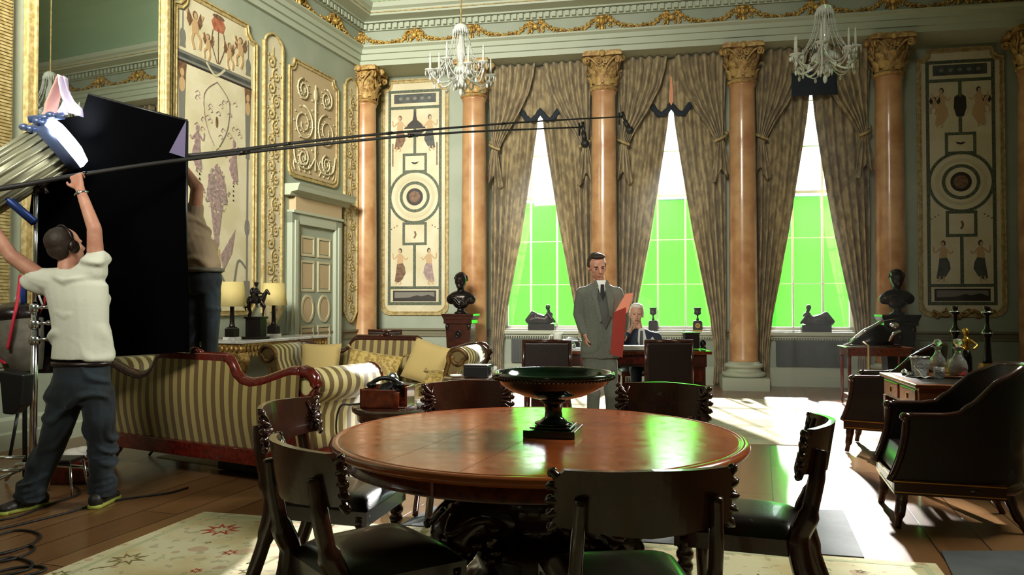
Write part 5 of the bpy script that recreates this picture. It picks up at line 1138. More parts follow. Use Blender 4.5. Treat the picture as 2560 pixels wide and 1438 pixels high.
# big black flag
FY=5.62
r=thing('black_flag','huge black cloth flag hiding half of the second crew man','flag',(0,FY,0)); P=[(222,237),(345,272),(468,303),(465,400),(468,640),(472,880),(380,886),(275,892),(104,892),(94,700),(88,560),(75,540),(84,470),(112,330),(150,297),(205,290)]
Q=[(wp(x,y,FY).x,wp(x,y,FY).z) for x,y in P]; g=MB(); g.prism(Q,-.012,.012,'y'); g.build('cloth','black_cloth',r)
g=MB(); a=wp(468,303,FY); b_=wp(438,388,FY); c_=wp(465,395,FY); g.add([(a.x,-.02,a.z),(b_.x,-.10,b_.z),(c_.x,-.02,c_.z),(a.x,-.014,a.z),(b_.x,-.09,b_.z),(c_.x,-.014,c_.z)],[(0,1,2),(3,5,4),(0,3,4,1),(1,4,5,2),(2,5,3,0)]); g.build('flap','flap_cloth',r)
a=wp(222,237,FY); b_=wp(468,303,FY); g=MB(); g.tube([(a.x,.0,a.z),(b_.x,.0,b_.z)],.012,8); g.tube([(b_.x,0,b_.z),(b_.x,0,b_.z-1.6)],.010,8); g.build('frame','black_metal',r)
# film lamp
LY=5.25
r=thing('film_lamp','large ribbed film lamp with a glowing front ring, at the left edge','film lamp',(0,LY,0)); A=wp(-40,478,LY); B=wp(92,362,LY); ax=V(B.x-A.x,.16,B.z-A.z); Ln=ax.length; q=ax.to_track_quat('Z','Y').to_matrix().to_4x4(); MX=Matrix.Translation((A.x,0,A.z))@q
g=MB(); g.M=MX; g.lathe([(.10,-.1),(.15,-.05),(.16,0),(.16,Ln)],n=36)
for k in range(18): a=2*PI*k/18; g.tube([(.165*cos(a),.165*sin(a),-.02),(.165*cos(a),.165*sin(a),Ln)],.012,6)
g.build('housing','lamp_rib',r)
g=MB(); g.M=MX; g.lathe([(.16,Ln),(.195,Ln+.0),(.2,Ln+.10),(.185,Ln+.12),(.15,Ln+.12),(.15,Ln)],n=36); g.build('front_ring','lamp_blue',r)
g=MB(); g.M=MX; g.lathe([(0,Ln+.13),(.10,Ln+.165),(.19,Ln+.14),(.205,Ln+.09),(.2,Ln+.07),(0,Ln+.06)],n=32); g.build('lens','tubelight',r)
for k,(a0,w) in enumerate(((.3,.30),(PI/2,.34),(PI+.2,.30),(-PI/2,.3))):
    g=MB(); g.M=MX; u=V(cos(a0),sin(a0),0); v=V(-sin(a0),cos(a0),0); b1=u*.2+V(0,0,Ln+.12); t1=u*.33+V(0,0,Ln+.33); vs=[b1-v*w*.4,b1+v*w*.4,t1+v*w*.6,t1-v*w*.6]; g.add(vs+[p+u*.006 for p in vs],[(0,1,2,3),(4,7,6,5),(0,4,5,1),(1,5,6,2),(2,6,7,3),(3,7,4,0)])
g=MB(); y0=wp(0,482,LY); y1=wp(86,556,LY); g.tube([(y0.x-.2,0,y0.z+.15),(y0.x,0,y0.z),(y1.x,.0,y1.z)],.03,6); g.build('yoke','blue_steel' if 'blue_steel' in MT else 'lamp_blue',r)
g=MB(); a=wp(60,300,LY); 
for k in range(7): p=wp(60+k*11,318-k*5+(k%3)*8,LY); g.sph((p.x,.02*(k%3),p.z),(.035,.03,.025),8,6)
p0=wp(72,298,LY); p1=wp(150,285,LY); g.tube([(p0.x,0,p0.z),(p1.x,0.05,p1.z)],.025,6); g.build('bracket','lamp_blue',r)
light('film_lamp_light','SPOT',tuple(MX@V(-.0,0,Ln+.22)+V(0,LY,0)),(-3.6,7.5,5.6),90,(.85,.92,1),spot_size=R(70),spot_blend=.6,shadow_soft_size=.12)
r=thing('diffusion_gel','crumpled pinkish-white gel sheet clipped above the film lamp','gel sheet',(0,LY+.08,0))
def gp(tab,px): return tab
L1=[(100,292),(108,262),(128,235),(146,203),(152,190)]; L2=[(128,292),(134,268),(142,240),(150,212),(158,192)]
Rr1=[(142,280),(146,258),(150,235),(152,210),(152,190)]; Rr2=[(202,290),(196,268),(178,250),(165,222),(163,192)]
for nm,Aa,Bb,mt in(('left_sheet',L1,L2,'gel_pink'),('right_sheet',Rr1,Rr2,'gel_white')):
    g=MB(); g.grid(lambda a,b:(lambda p:(p.x,.05*sin(a*7+b*3),p.z))(wp(interp([(k/4,Aa[k][0]) for k in range(5)],b)*(1-a)+interp([(k/4,Bb[k][0]) for k in range(5)],b)*a,interp([(k/4,Aa[k][1]) for k in range(5)],b)*(1-a)+interp([(k/4,Bb[k][1]) for k in range(5)],b)*a,LY+.08)),10,16); g.build('gel',mt,r,thick=.003)
# lamp stand
r=thing('lamp_stand','tall chrome stand carrying the film lamp, behind the boom operator','stand',(wp(88,700,LY+.12).x,LY+.12,0)); g=MB(); g.tube([(0,0,.12),(0,0,1.3)],.024,12); g.tube([(0,0,1.2),(0,0,2.12)],.016,12); g.build('pole','chrome',r)
for z in(1.05,1.16,1.27): g=MB(); g.lathe([(.03,-.03),(.036,-.02),(.036,.02),(.03,.03)],(0,0,z),14); g.tube([(0,0,z),(.10,-.02,z+.01)],.012,8); g.sph((.11,-.02,z+.01),(.024,.018,.018),8,6); g.build('clamp','chrome',r)
g=MB()
for s in(-1,1): g.tube([(0,0,2.08),(.1*s,-.03,2.14)],.014,6); g.tube([(.05*s,0,2.12),(.09*s,-.02,2.06)],.012,6)
g.sph((0,0,2.1),(.04,.04,.05),10,8); g.build('head_clamp','bronze',r)
for k in range(3): a_=R(-100)+k*2*PI/3; g=MB(); g.tube([(.02*cos(a_),.02*sin(a_),.20),(.30*cos(a_),.30*sin(a_),.16),(.52*cos(a_),.52*sin(a_),.02)],.014,8); g.build('leg','chrome',r)
for k,(y,w) in enumerate(((1146,62),(1178,50))): a=wp(-60,y,4.95); b_=wp(w,y-2,4.95); tag(MB().tube([a,b_],.013,8).build('steel_bar','chrome'),['upper chrome bar low at the left edge beside the boom operator\'s leg','lower chrome bar low at the left edge beside the boom operator\'s leg'][k],'bar','chrome bars at the left edge')
# second stand with hanging bag
q=wp(38,800,5.55); r=thing('equipment_bag','grey canvas equipment bag with red straps hanging at the left edge','bag',(q.x,5.55,0)); f=lambda px,py,dy=0:V(wp(px,py,5.55).x-q.x,dy,wp(px,py,5.55).z)
g=MB(); g.tube([f(45,800),f(52,870),f(62,930)],[.16,.15,.11],14); g.build('body','canvas_grey',r); g=MB(); g.sph(f(42,785),(.16,.15,.085),16,10); g.build('lid','leather_dark',r)
g=MB(); g.tube(bez([f(8,790,-.16),f(10,850,-.19),f(35,890,-.18),f(48,905,-.15)],6),.012,6); g.tube(bez([f(62,690,-.05),f(66,750,-.1),f(72,800,-.17),f(60,870,-.18)],6),.012,6); g.tube([f(118,700,0),f(100,760,.05),f(86,800,.0)],.010,6); g.build('red_strap','red_strap',r)
g=MB(); g.tube([f(55,690,0),f(58,760,0)],.018,6); g.build('blue_strap','blue_strap',r); g=MB(); g.tube([f(92,725,0),f(106,762,0)],.008,6); g.tube([f(48,732,0),f(38,750,0)],.008,6); g.build('white_clip','white_paint',r)
g=MB(); g.tube([f(40,700,.1),f(40,1200,.1)],.016,8); g.build('bag_pole','black_metal',r)
q2=wp(92,870,5.5); r=thing('dark_jacket','dark jacket hanging beside the chrome stand','jacket',(q2.x,5.72,0)); g=MB(); fj=lambda px,py,dy=0:V(wp(px,py,5.72).x-q2.x,dy,wp(px,py,5.72).z)
g.tube([fj(100,760),fj(108,800),fj(112,860),fj(108,930)],[.06,.12,.13,.10],12); g.build('cloth','leather_dark',r)
q2=wp(42,980,5.3); r=thing('satchel','black satchel hanging low at the left edge','bag',(q2.x,5.3,0)); fj=lambda px,py,dy=0:V(wp(px,py,5.3).x-q2.x,dy,wp(px,py,5.3).z)
g=MB(); g.prism([(fj(*p).x,fj(*p).z) for p in((8,925),(74,935),(68,1010),(45,1035),(20,1032),(14,960))],-.06,.06,'y'); g.build('body','black_metal',r,bevel=.01); g=MB(); g.tube([fj(45,1030),fj(25,1140)],.012,6); g.build('strap','black_metal',r)
# flag stand
r=thing('flag_stand','black stand holding the flag, behind the sofa','stand',(wp(452,800,6.95).x,6.95,0.007)); g=MB(); g.tube([(0,0,.05),(0,0,2.5)],.016,10); g.build('pole','black_metal',r)
for k in range(3): a_=k*2*PI/3; g=MB(); g.tube([(0,0,.3),(.3*cos(a_),.3*sin(a_),0)],.012,6); g.build('leg','black_metal',r)
g=MB(); a=wp(452,320,FY); g.tube([(0,0,2.5),(a.x-r.location.x,FY-6.95,a.z)],.012,6); g.build('arm','black_metal',r)
# boom poles
def boom(P,r0,r1,mic,label,ang):
    r=thing('boom_pole',label,'boom pole'); pts=bez(P,10); n=len(pts); g=MB(); g.tube(pts,[r0+(r1-r0)*k/(n-1) for k in range(n)],8); g.build('pole','cable',r)
    g=MB()
    for k in(.35,.55,.75): g=MB(); c=pts[int(k*(n-1))]; c2_=pts[int(k*(n-1))+1]; g.tube([c,c.lerp(c2_,.5)],(r0+r1)*.62,8); g.build('joint','bronze',r)
    e=pts[-1]; g=MB(); g.tube([e+V(-.04,0,.05),e+V(-.04,0,-.10)],.012,6); g.tube([e+V(.0,0,.06),e+mic*.6],.018,8); g.tube([e,e+V(-.05,0,0)],.02,6); g.build('mount','black_metal',r)
    g=MB(); g.tube([e+mic*.4,e+mic],.03,10); g.sph(e+mic*1.25,.05,14,10); g.build('microphone','cable',r)
b1=[wp(-60,482,4.85),wp(60,462,4.95),wp(185,440,5.1),wp(470,398,5.5),wp(890,352,6.6),wp(1150,331,7.5),wp(1457,318,9.0)]
boom(b1,.019,.009,V(.02,-.02,-.16),'lower boom pole held by the man in the white T-shirt, ending in a ball microphone',0)
b2=[wp(440,392,6.25),wp(560,380,6.4),wp(700,362,6.8),wp(890,341,7.4),wp(1150,318,8.3),wp(1350,303,9.0),wp(1556,292,9.6)]
boom(b2,.017,.009,V(.07,-.02,-.14),'upper boom pole reaching furthest right, held by the man behind the flag',0)
# cables and floor clutter
def cab(name,P,label,r=.007):
    q=[onz(x,y,.0) for x,y in P]; p=bez([(v.x,v.y,r+.001) for v in q],8); g=MB(); g.tube(p,r,6); tag(g.build(name,'cable'),label,'cable','black cables on the floor')
cab('cable',[(-60,1340),(60,1312),(170,1285),(250,1262),(330,1248),(420,1236),(470,1222)],'long black cable running from the left edge toward the sofa legs')
cab('cable',[(-60,1312),(40,1296),(130,1262),(200,1235),(160,1205),(90,1180)],'black cable curving behind the boom operator\'s shoes')
cab('cable',[(-40,1352),(40,1330),(90,1335),(100,1350),(60,1372),(-10,1392),(-50,1410)],'uppermost loop of coiled cable at the bottom left')
cab('cable',[(-50,1400),(20,1385),(75,1368),(84,1380),(40,1400),(-20,1412),(30,1398),(78,1410),(70,1428),(0,1445)],'middle loops of coiled cable at the bottom left')
cab('cable',[(-30,1440),(40,1424),(100,1420),(112,1430),(60,1445),(10,1460)],'lowest loop of coiled cable in the bottom left corner')
q=onz(125,1232); r=thing('red_case','low dark red case with a white bag on top, behind the boom operator\'s legs','case',(q.x,5.75,0)); g=MB(); g.bb(-.16,.2,-.12,.12,0,.17); g.build('body','red_wood',r,bevel=.01); g=MB(); g.sph((0,0,.2),(.12,.09,.045),14,8); g.sph((.05,-.02,.22),(.06,.05,.04),10,8); g.build('white_bag','paper',r)
r=thing('folding_stool','low stool with chrome legs behind the boom operator','stool',(wp(140,1200,5.3).x,5.35,0)); g=MB(); g.bb(-.14,.12,-.1,.1,.22,.25); g.build('seat','leather_dark',r,bevel=.01)
for s in(-1,1):
    for y in(-1,1): g=MB(); g.tube([(s*.11,y*.08,.23),(s*.14,y*.1,.0)],.009,8); g.build('leg','chrome',r)
r=thing('black_case','black equipment case on the floor beneath the near sofa','case',(-1.85,6.05,.007),R(-29)); g=MB(); g.bb(-.45,.35,-.14,.16,0,.11); g.build('body','black_metal',r,bevel=.01); g=MB(); g.tube([(-.1,-.15,.06),(-.1,-.17,.06),(.05,-.17,.06),(.05,-.15,.06)],.008,6); g.build('handle','black_metal',r)
# ---------------- people -----------------
def loft(g,secs,n=20):
    vs=[];fs=[]
    for c,rx,ry,rz in secs:
        for k in range(n):
            a=2*PI*k/n; x,y=rx*cos(a),ry*sin(a)*(1-.12*abs(cos(a))**3); vs.append((c[0]+x*cos(rz)-y*sin(rz),c[1]+x*sin(rz)+y*cos(rz),c[2]))
    for k in range(len(secs)-1):
        for i in range(n): j=(i+1)%n; fs.append((k*n+i,k*n+j,(k+1)*n+j,(k+1)*n+i))
    fs+=[tuple(reversed(range(n))),tuple((len(secs)-1)*n+i for i in range(n))]; g.add(vs,fs,True)
def head(g,c,yaw,pitch=0,roll=0,s=1.):
    # faces local -y before the yaw
    g.M=Matrix.Translation(c)@Matrix.Rotation(yaw,4,'Z')@Matrix.Rotation(roll,4,'Y')@Matrix.Rotation(pitch,4,'X')@Matrix.Scale(s,4)
    g.sph((0,.012,.03),(.076,.095,.09),18,12); g.sph((0,-.022,-.035),(.058,.066,.072),16,10); g.sph((0,-.05,-.085),(.03,.03,.022),12,8)
    for k in(-1,1):
        g.sph((k*.034,-.052,-.012),(.028,.028,.026),10,8); g.sph((k*.077,.012,-.012),(.01,.02,.032),10,8); g.sph((k*.03,-.074,.026),(.026,.010,.007),10,6); g.sph((k*.036,-.022,-.05),(.022,.034,.03),10,8)
    g.tube([(0,-.082,.02),(0,-.098,-.012),(0,-.108,-.028)],[.009,.012,.015],8); g.sph((0,-.103,-.03),(.017,.012,.010),8,6); g.sph((0,-.088,-.054),(.024,.012,.007),10,6); g.sph((0,-.086,-.066),(.02,.012,.007),10,6)
    M_=g.M.copy(); g.M=Matrix(); return M_
def face_bits(M_,par,lips='paint_red',brow='hair_dark'):
    g=MB(); g.M=M_
    for k in(-1,1): g.sph((k*.031,-.0815,.004),(.010,.005,.0045),10,6)
    g.build('eyes','paint_black',par); g=MB(); g.M=M_
    for k in(-1,1): g.tube([(k*.016,-.0895,.024),(k*.034,-.088,.027),(k*.048,-.077,.021)],[.002,.0032,.0015],6)
    g.build('eyebrows',brow,par); g=MB(); g.M=M_; g.sph((0,-.098,-.059),(.021,.006,.006),10,6); g.build('mouth','lip_tone',par)
mat('lip_tone',L((150,86,74)),.5)
def hair(M_,par,mt,style=0):
    g=MB(); g.M=M_
    g.sph((0,.032,.045),(.082,.092,.084),18,12)
    if style==0: g.sph((0,-.03,.105),(.062,.05,.026),12,8); g.sph((.025,-.05,.104),(.04,.026,.018),10,8)
    if style==1: g.sph((0,.05,.0),(.072,.065,.07),14,10)
    if style==2: g.sph((0,.05,.0),(.078,.07,.075),14,10); g.sph((0,-.01,.095),(.066,.066,.036),12,8)
    for k in(-1,1): g.sph((k*.07,.02,.02),(.018,.04,.035),8,6)
    o=blob(g,'hair',mt,par,.008,2); return o
def hand(g,W_,f,n,t,curl=(.5,.6,.5),s=1.,thumb=.6,k=1):
    # W_ wrist, f finger direction, n palm normal (fingers curl toward n), t thumb side
    f=f.normalized(); t=(t-f*t.dot(f)).normalized(); n=(n-f*n.dot(f)-t*n.dot(t)).normalized()
    for q in(-1.1,-.35,.4,1.1): cap(g,W_+t*q*.012*s,W_+f*.082*s+t*q*.026*s,.016*s,.0125*s,10)
    for q,ln in((1.1,.072),(.38,.08),(-.36,.075),(-1.1,.058)):
        p=W_+f*.085*s+t*q*.027*s; d=f.copy(); ln*=s
        for j,(fr,cu) in enumerate(zip((.46,.3,.24),curl)):
            R_=Matrix.Rotation(cu,3,f.cross(n)); d=R_@d; p2=p+d*ln*fr; cap(g,p,p2,(.0095-.0008*j)*s,(.0088-.0008*j)*s,8); p=p2
    p=W_+f*.02*s+t*.028*s; d=(t*.8+f*.7).normalized(); p2=p+d*.04*s; cap(g,p,p2,.013*s,.011*s,8); d=(d+n*thumb+f*.5).normalized(); p3=p2+d*.032*s; cap(g,p2,p3,.0105*s,.0095*s,8); cap(g,p3,p3+(d+n*thumb*.5).normalized()*.024*s,.0095*s,.008*s,8)
def cloth_folds(amp,kz,kx=0,sc=3.,pinch=0):
    def f(p):
        n=NZ.noise(Vector((p.x*sc,p.y*sc,p.z*sc))); m=NZ.noise(Vector((p.x*sc*2+7,p.y*sc*2,p.z*sc*2)))
        w=sin(kz*p.z+kx*abs(p.x)+11*n); return amp*(max(0,w)**1.5*min(1.3,max(0,.25+2.6*m))-.2)
    return f
def shoe(root,heel,toe,z,mt,sole,name='shoe'):
    g=MB(); d=(Vector(toe)-Vector(heel)); d.normalize(); h=Vector(heel); t=Vector(toe)
    g.sph(h+V(0,0,z+.05),(.045,.045,.05),12,8); cap(g,h+d*.05+V(0,0,z+.05),t-d*.06+V(0,0,z+.035),.045,.038); g.sph(t-d*.04+V(0,0,z+.035),(.046,.046,.033),12,8); g.sph(h+d*.04+V(0,0,z+.08),(.045,.045,.05),12,8)
    o=blob(g,name,mt,root,.009,2)
    g=MB(); cap(g,h+V(0,0,z+.012),t-d*.03+V(0,0,z+.012),.046,.046); 
    for i,v in enumerate(g.v): g.v[i]=(v[0],v[1],z+max(0.0,min(.024,(v[2]-z)))) 
    g.build('sole',sole,o)
# --- boom operator, back to the camera ---
Y0=5.02
r=thing('person','man in white T-shirt and jeans seen from behind, arms raised holding a boom pole','person',(-2.82,Y0,0)); rt=Vector((-2.82,Y0,0))
q=lambda px,py,dy=0: aty(px,py,Y0+dy)-rt
sL,sR=q(112,700),q(240,672,.0); neck=q(168,672,.0); hd=q(166,618,.02)
g=MB(); Mh=head(g,hd,R(180-28),R(-12),0,1.06); cap(g,neck+V(0,0,-.06),hd+V(0,.02,-.05),.062,.056)
capc(g,[sR,q(236,572,-.04),q(210,500,-.02),q(200,472,0)],[.055,.044,.034,.028]); capc(g,[sL,q(28,640,-.08),q(-22,565,-.05),q(-40,515,-.02)],[.055,.045,.036,.028])
loft(g,[(q(200,850),.12,.08,0),(q(184,705),.13,.08,0)])
Wr=q(200,472,0); hand(g,Wr,V(-.35,.05,.95),V(-.2,-.95,.2)*-1,V(-.9,0,-.35),(1.15,1.2,.8),1.06,1.0)
Wl=q(-40,515,-.02); hand(g,Wl,V(-.3,.05,.9),V(0,1,0),V(.9,0,-.2),(1.15,1.2,.8),1.06,1.0)
blob(g,'body','skin',r,.0085,2)
hair(Mh,r,'hair_dark',1)
g=MB(); g.M=Mh; g.tube([(.09*cos(a),.012,.035+.10*sin(a)) for a in [PI*k/12 for k in range(13)]],.007,6); g.sph((-.09,.01,.0),(.02,.035,.042),10,8); g.sph((.09,.01,.0),(.02,.035,.042),10,8); g.build('headphones','leather_dark',r)
g=MB(); g.M=Matrix(); w0=q(204,484,0); g.tube([w0+V(.036*cos(a),.036*sin(a),.012*cos(a)) for a in [2*PI*k/12 for k in range(12)]],.009,6,closed=True); g.sph(w0+V(0,-.036,0),(.016,.008,.016),8,6); g.build('wristwatch','chrome',r)
# T-shirt
g=MB(); B0=q(203,888); 
loft(g,[(B0+V(0,0,-.03),.19,.135,0),(B0+V(0,0,.04),.185,.13,0),(q(203,850),.18,.125,0),(q(200,800),.185,.125,0),(q(195,750),.20,.125,0),(q(188,712),.215,.115,0),(q(180,690),.18,.10,0),(q(170,672),.09,.08,0)])
capc(g,[q(150,705),sL,q(88,694,-.02)],[.10,.082,.072]); capc(g,[q(205,700),sR+V(-.01,0,-.02),q(242,645,-.01)],[.10,.085,.07])
blob(g,'t_shirt','tee',r,.010,3,disp=cloth_folds(.022,28,-16,3.0))
g=MB(); a=Wr
# jeans
g=MB(); hp=q(205,935); kL,kR=q(128,1120,-.02),q(252,1110,.02); aL,aR=q(78,1235,-.06),q(255,1222,.04)
loft(g,[(q(205,1010),.17,.125,0),(q(205,960),.185,.135,0),(q(205,925),.18,.13,0),(q(205,903),.178,.128,0)])
capc(g,[q(168,985),q(150,1050),kL,q(95,1190,-.04),aL],[.115,.10,.085,.082,.082]); capc(g,[q(243,985),q(250,1050),kR,q(254,1180,.03),aR],[.11,.10,.084,.08,.08])
for p,k in((aL,-1),(aR,1)):
    for j in range(4): g.tube([p+V(.083*cos(a_),.083*sin(a_),.035*j-.03+.012*sin(a_*2+j)) for a_ in [2*PI*i/12 for i in range(12)]],.012,6,closed=True)
for j in range(4): g.tube([kR+V(.08*cos(a_),.08*sin(a_),.04*j-.06+.02*sin(a_+j)) for a_ in [2*PI*i/12 for i in range(12)]],.010,6,closed=True)
blob(g,'jeans','denim',r,.011,2,disp=cloth_folds(.024,26,14,3.2))
g=MB(); bz=q(205,905); g.tube([V(bz.x+.172*cos(a),.118*sin(a),bz.z-.01) for a in [2*PI*k/28 for k in range(28)]],.018,6,closed=True); g.build('belt','leather_dark',r)
fL,fR=q(62,1250,-.05),q(255,1240,.05); shoe(r,(fL.x+.06,fL.y+.08,0),(fL.x-.06,fL.y-.16,0),0,'shoe_dark','shoe_lime'); shoe(r,(fR.x,fR.y-.08,0),(fR.x,fR.y+.18,0),0,'shoe_dark','shoe_lime')
# --- second boom operator behind the flag, standing on the sofa seat ---
Y2=6.22; zf=.455
r=thing('person','man in a tan shirt and jeans half hidden by the black flag, standing raised','person',(-2.49,Y2,zf)); rt=Vector((-2.49,Y2,zf)); q=lambda px,py,dy=0: aty(px,py,Y2+dy)-rt
g=MB(); Mh=head(g,q(432,470),R(180),0,0,1.0); cap(g,q(442,520),q(434,490),.06,.055)
capc(g,[q(486,545),q(493,470,-.05),q(462,425,-.02),q(448,408)],[.056,.05,.036,.03]); hand(g,q(448,408),V(-.4,0,.9),V(0,1,0),V(-.9,0,-.3),(1.1,1.2,.8),1.0,1.0); capc(g,[q(405,545),q(370,480),q(350,430)],[.055,.045,.032]); hand(g,q(350,430),V(-.2,0,.9),V(0,1,0),V(.9,0,0),(1.1,1.2,.8)); loft(g,[(q(455,640),.12,.09,0),(q(447,540),.13,.09,0)])
blob(g,'body','skin',r,.009,2); hair(Mh,r,'hair_dark',1)
g=MB(); loft(g,[(q(500,680),.155,.13,0),(q(500,660),.165,.135,0),(q(488,620),.165,.13,0),(q(470,580),.17,.125,0),(q(455,545),.18,.115,0),(q(446,522),.12,.09,0)]); capc(g,[q(455,560),q(484,545),q(488,520,-.01)],[.1,.078,.07]); capc(g,[q(440,560),q(408,548),q(398,520)],[.1,.08,.068])
g.sph(q(532,668)+V(0,-.05,0),(.05,.05,.04),10,8); blob(g,'shirt','tan_shirt',r,.010,2,disp=cloth_folds(.016,34,16,3))
g=MB(); loft(g,[(q(505,735),.14,.12,0),(q(505,700),.16,.13,0),(q(503,675),.155,.125,0)]); capc(g,[q(485,720),q(482,790),q(480,860),q(478,905)],[.095,.075,.062,.06]); capc(g,[q(522,720),q(527,790),q(525,850),q(525,905)],[.095,.078,.066,.07]); blob(g,'jeans','denim',r,.011,2,disp=cloth_folds(.010,30,8,3))
g=MB(); bz=q(503,676); g.tube([V(bz.x+.165*cos(a),.132*sin(a),bz.z) for a in [2*PI*k/28 for k in range(28)]],.017,6,closed=True); g.build('belt','canvas_grey',r)
for px in(478,525): p=q(px,930); shoe(r,(p.x,-.08,0),(p.x,.17,0),0,'shoe_dark','shoe_dark')
# --- standing man in grey suit ---
Y3=7.8; X3=(1497-1280)/1950*Y3
r=thing('person','standing man in a grey three-piece suit holding a red folder','person',(X3,Y3,.007)); rt=Vector((X3,Y3,.007)); q=lambda px,py,dy=0: aty(px,py,Y3+dy)-rt
g=MB(); hd=q(1493,668,-.02); Mh=head(g,hd,R(8),R(16),R(-5),1.12); cap(g,q(1497,718,.02),q(1495,690,.01),.066,.062)
loft(g,[(q(1498,800),.12,.07,0),(q(1498,740),.15,.08,0)])
wR=q(1463,838,-.06); hand(g,wR,V(.12,-.15,-1),V(.9,.2,0),V(.1,-1,0),(.5,.7,.5),1.0,.4); wL=q(1550,855,-.10); hand(g,wL,V(-.4,-.2,-.9),V(-.5,-.6,.3),V(-.4,-.8,.2),(.7,.8,.5),1.0,.6)
capc(g,[q(1460,826,-.04),wR],[.03,.026]); capc(g,[q(1553,840,-.07),wL],[.03,.026]); blob(g,'body','skin',r,.008,2); hair(Mh,r,'hair_dark',0); face_bits(Mh,r)
g=MB(); loft(g,[(q(1500,896),.195,.135,0),(q(1500,850),.19,.135,0),(q(1500,800),.18,.13,0),(q(1499,765),.195,.13,0),(q(1498,735),.215,.115,0),(q(1498,720),.18,.09,0),(q(1498,708),.08,.07,0)])
sR_,sL_=q(1450,728),q(1546,728); capc(g,[q(1475,738),q(1455,733),q(1446,785,.03),q(1454,815,-.0),q(1461,832,-.045)],[.08,.066,.058,.05,.043]); capc(g,[q(1522,738),q(1542,733),q(1556,785,.03),q(1556,820,-.02),q(1551,848,-.08)],[.08,.066,.058,.05,.043])
jk=blob(g,'jacket','grey_suit',r,.010,2,disp=cloth_folds(.006,24,10,2.5))
def patch(pts,yoff,name,mt,par,th=.006,curve=.6):
    g=MB(); P=[q(a,b) for a,b in pts]; n=len(P); f=lambda p,o:(p.x,-yoff+curve*p.x*p.x*1.2-o,p.z); vs=[f(p,0) for p in P]+[f(p,th) for p in P]; g.add(vs,[tuple(range(n)),tuple(reversed(range(n,2*n)))]+[(i,(i+1)%n,n+(i+1)%n,n+i) for i in range(n)]); return g.build(name,mt,par)
patch([(1482,712),(1514,712),(1517,740),(1524,790),(1510,822),(1498,802),(1488,745)],.142,'waistcoat','grey_vest',jk)
patch([(1486,702),(1512,702),(1508,728),(1501,748),(1494,728)],.150,'shirt_front','shirt_white',jk); patch([(1497,712),(1505,712),(1507,735),(1502,752),(1496,735)],.158,'tie','tie_black',jk)
patch([(1480,704),(1486,700),(1492,716),(1489,745),(1500,800),(1496,806),(1481,752),(1474,736)],.152,'lapel','grey_suit',jk); patch([(1516,704),(1511,700),(1507,716),(1513,745),(1520,792),(1526,790),(1530,745),(1524,726)],.152,'lapel','grey_suit',jk)
g=MB(); loft(g,[(q(1500,925),.165,.12,0),(q(1500,880),.175,.12,0),(q(1500,840),.16,.11,0)]); capc(g,[q(1482,905),q(1484,985,-.03),q(1482,1040,.0),q(1481,1070,.0)],[.088,.068,.062,.062]); capc(g,[q(1522,905),q(1528,985,.0),q(1530,1030,.1),q(1531,1066,.12)],[.088,.068,.062,.062]); blob(g,'trousers','grey_suit',r,.010,2,disp=cloth_folds(.006,20,8,2.5))
shoe(r,(q(1481,1070).x,.05,0),(q(1480,1070).x-.02,-.22,0),0,'shoe_dark','black_metal'); shoe(r,(q(1531,1070).x,.15,0),(q(1534,1070).x,-.10,0),0,'shoe_dark','black_metal')
r=thing('folder','red folder with a pinkish flap held by the standing man','folder',(X3,Y3,0)); g=MB(); P=[(1527,782),(1556,770),(1556,800),(1548,892),(1519,884),(1523,830)]; g.prism([(q(a,b).x,q(a,b).z+.014) for a,b in P],-.235,-.215,'y'); g.build('cover','folder_red',r); g=MB(); P=[(1556,737),(1575,735),(1562,780),(1556,786),(1531,780)]; g.prism([(q(a,b).x,q(a,b).z+.014) for a,b in P],-.225,-.212,'y'); g.build('flap','folder_pink',r)
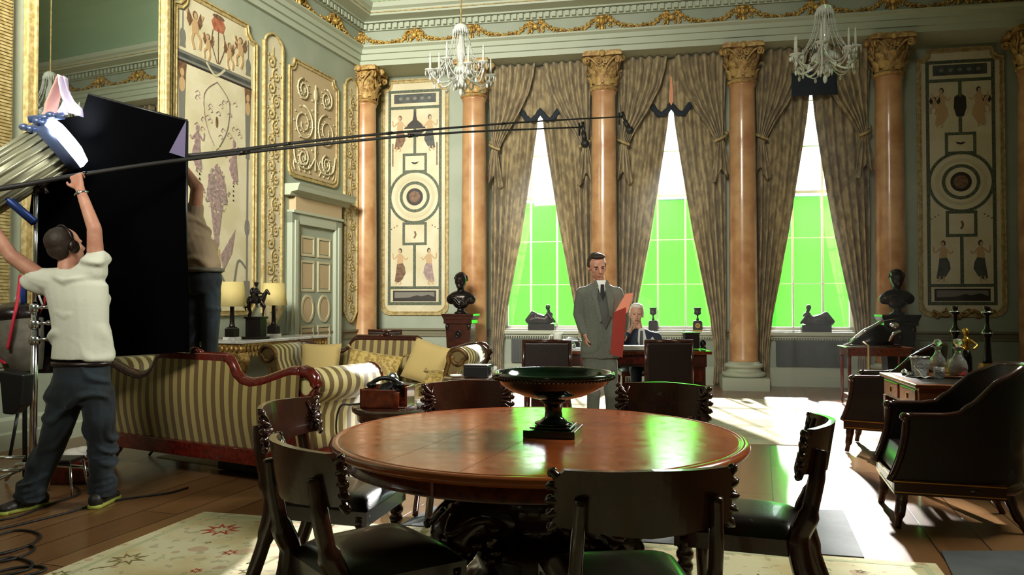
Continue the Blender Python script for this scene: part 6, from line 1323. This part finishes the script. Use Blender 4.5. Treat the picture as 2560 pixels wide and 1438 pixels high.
# --- seated man with white hair ---
Y4=9.98; X4=(1596-1280)/1950*Y4
r=thing('person','seated white-haired man in a dark blue suit behind the desk, hand at his mouth','person',(X4,Y4,.007)); rt=Vector((X4,Y4,.007)); q=lambda px,py,dy=0: aty(px,py,Y4+dy)-rt
g=MB(); Mh=head(g,q(1591,786,-.02),R(-6),R(4),R(5),1.12); cap(g,q(1596,828),q(1593,806),.06,.055); loft(g,[(q(1602,880),.12,.08,0),(q(1600,840),.14,.08,0)])
wr=q(1576,826,-.20); hand(g,wr,V(.35,-.1,.9),V(.6,.6,.1),V(.2,.8,.2),(.9,.9,.6),.95,.5); capc(g,[q(1560,848,-.26),wr],[.034,.026]); capc(g,[q(1646,860,-.1),q(1640,872,-.3)],[.035,.028]); hand(g,q(1638,873,-.32),V(-.8,-.4,0),V(0,0,-1),V(0,-1,0),(.3,.3,.2)); blob(g,'body','skin_pale',r,.008,2); hair(Mh,r,'hair_white',2); face_bits(Mh,r,brow='hair_white')
g=MB(); loft(g,[(q(1606,935),.17,.13,0),(q(1606,900),.18,.14,0),(q(1605,870),.19,.13,0),(q(1604,845),.21,.12,0),(q(1602,832),.17,.1,0),(q(1600,822),.08,.07,0)]); capc(g,[q(1580,845),q(1566,845),q(1548,862,-.1),q(1545,868,-.24),q(1568,838,-.23)],[.09,.075,.06,.05,.042]); capc(g,[q(1625,845),q(1640,845),q(1653,870,-.02),q(1645,872,-.28)],[.09,.075,.06,.045]); jk=blob(g,'jacket','navy_suit',r,.010,2)
def patch4(pts,yoff,name,mt,par): 
    g=MB(); P=[q(a,b) for a,b in pts]; n=len(P); f=lambda p,o:(p.x,-yoff-o,p.z); g.add([f(p,0) for p in P]+[f(p,.01) for p in P],[tuple(range(n)),tuple(reversed(range(n,2*n)))]+[(i,(i+1)%n,n+(i+1)%n,n+i) for i in range(n)]); g.build(name,mt,par)
patch4([(1592,822),(1606,820),(1612,850),(1610,876),(1596,876),(1590,850)],.128,'shirt_front','shirt_white',jk); patch4([(1596,826),(1602,826),(1603,860),(1600,876),(1594,876)],.14,'tie','grey_vest',jk); patch4([(1622,848),(1627,841),(1632,848)],.11,'pocket_square','shirt_white',jk)
g=MB(); capc(g,[q(1590,925),V(-.1,-.42,.47),V(-.1,-.44,.1)],[.10,.075,.06]); capc(g,[q(1620,925),V(.12,-.42,.47),V(.12,-.44,.1)],[.10,.075,.06]); loft(g,[(V(0,.03,.43),.18,.16,0),(V(0,.03,.58),.18,.14,0)]); blob(g,'trousers','navy_suit',r,.011,2)
for s in(-.1,.12): shoe(r,(s,-.40,0),(s,-.62,0),0,'shoe_dark','black_metal')
rr=vchair(X4,Y4+.08,PI,'chair behind the desk under the seated man')
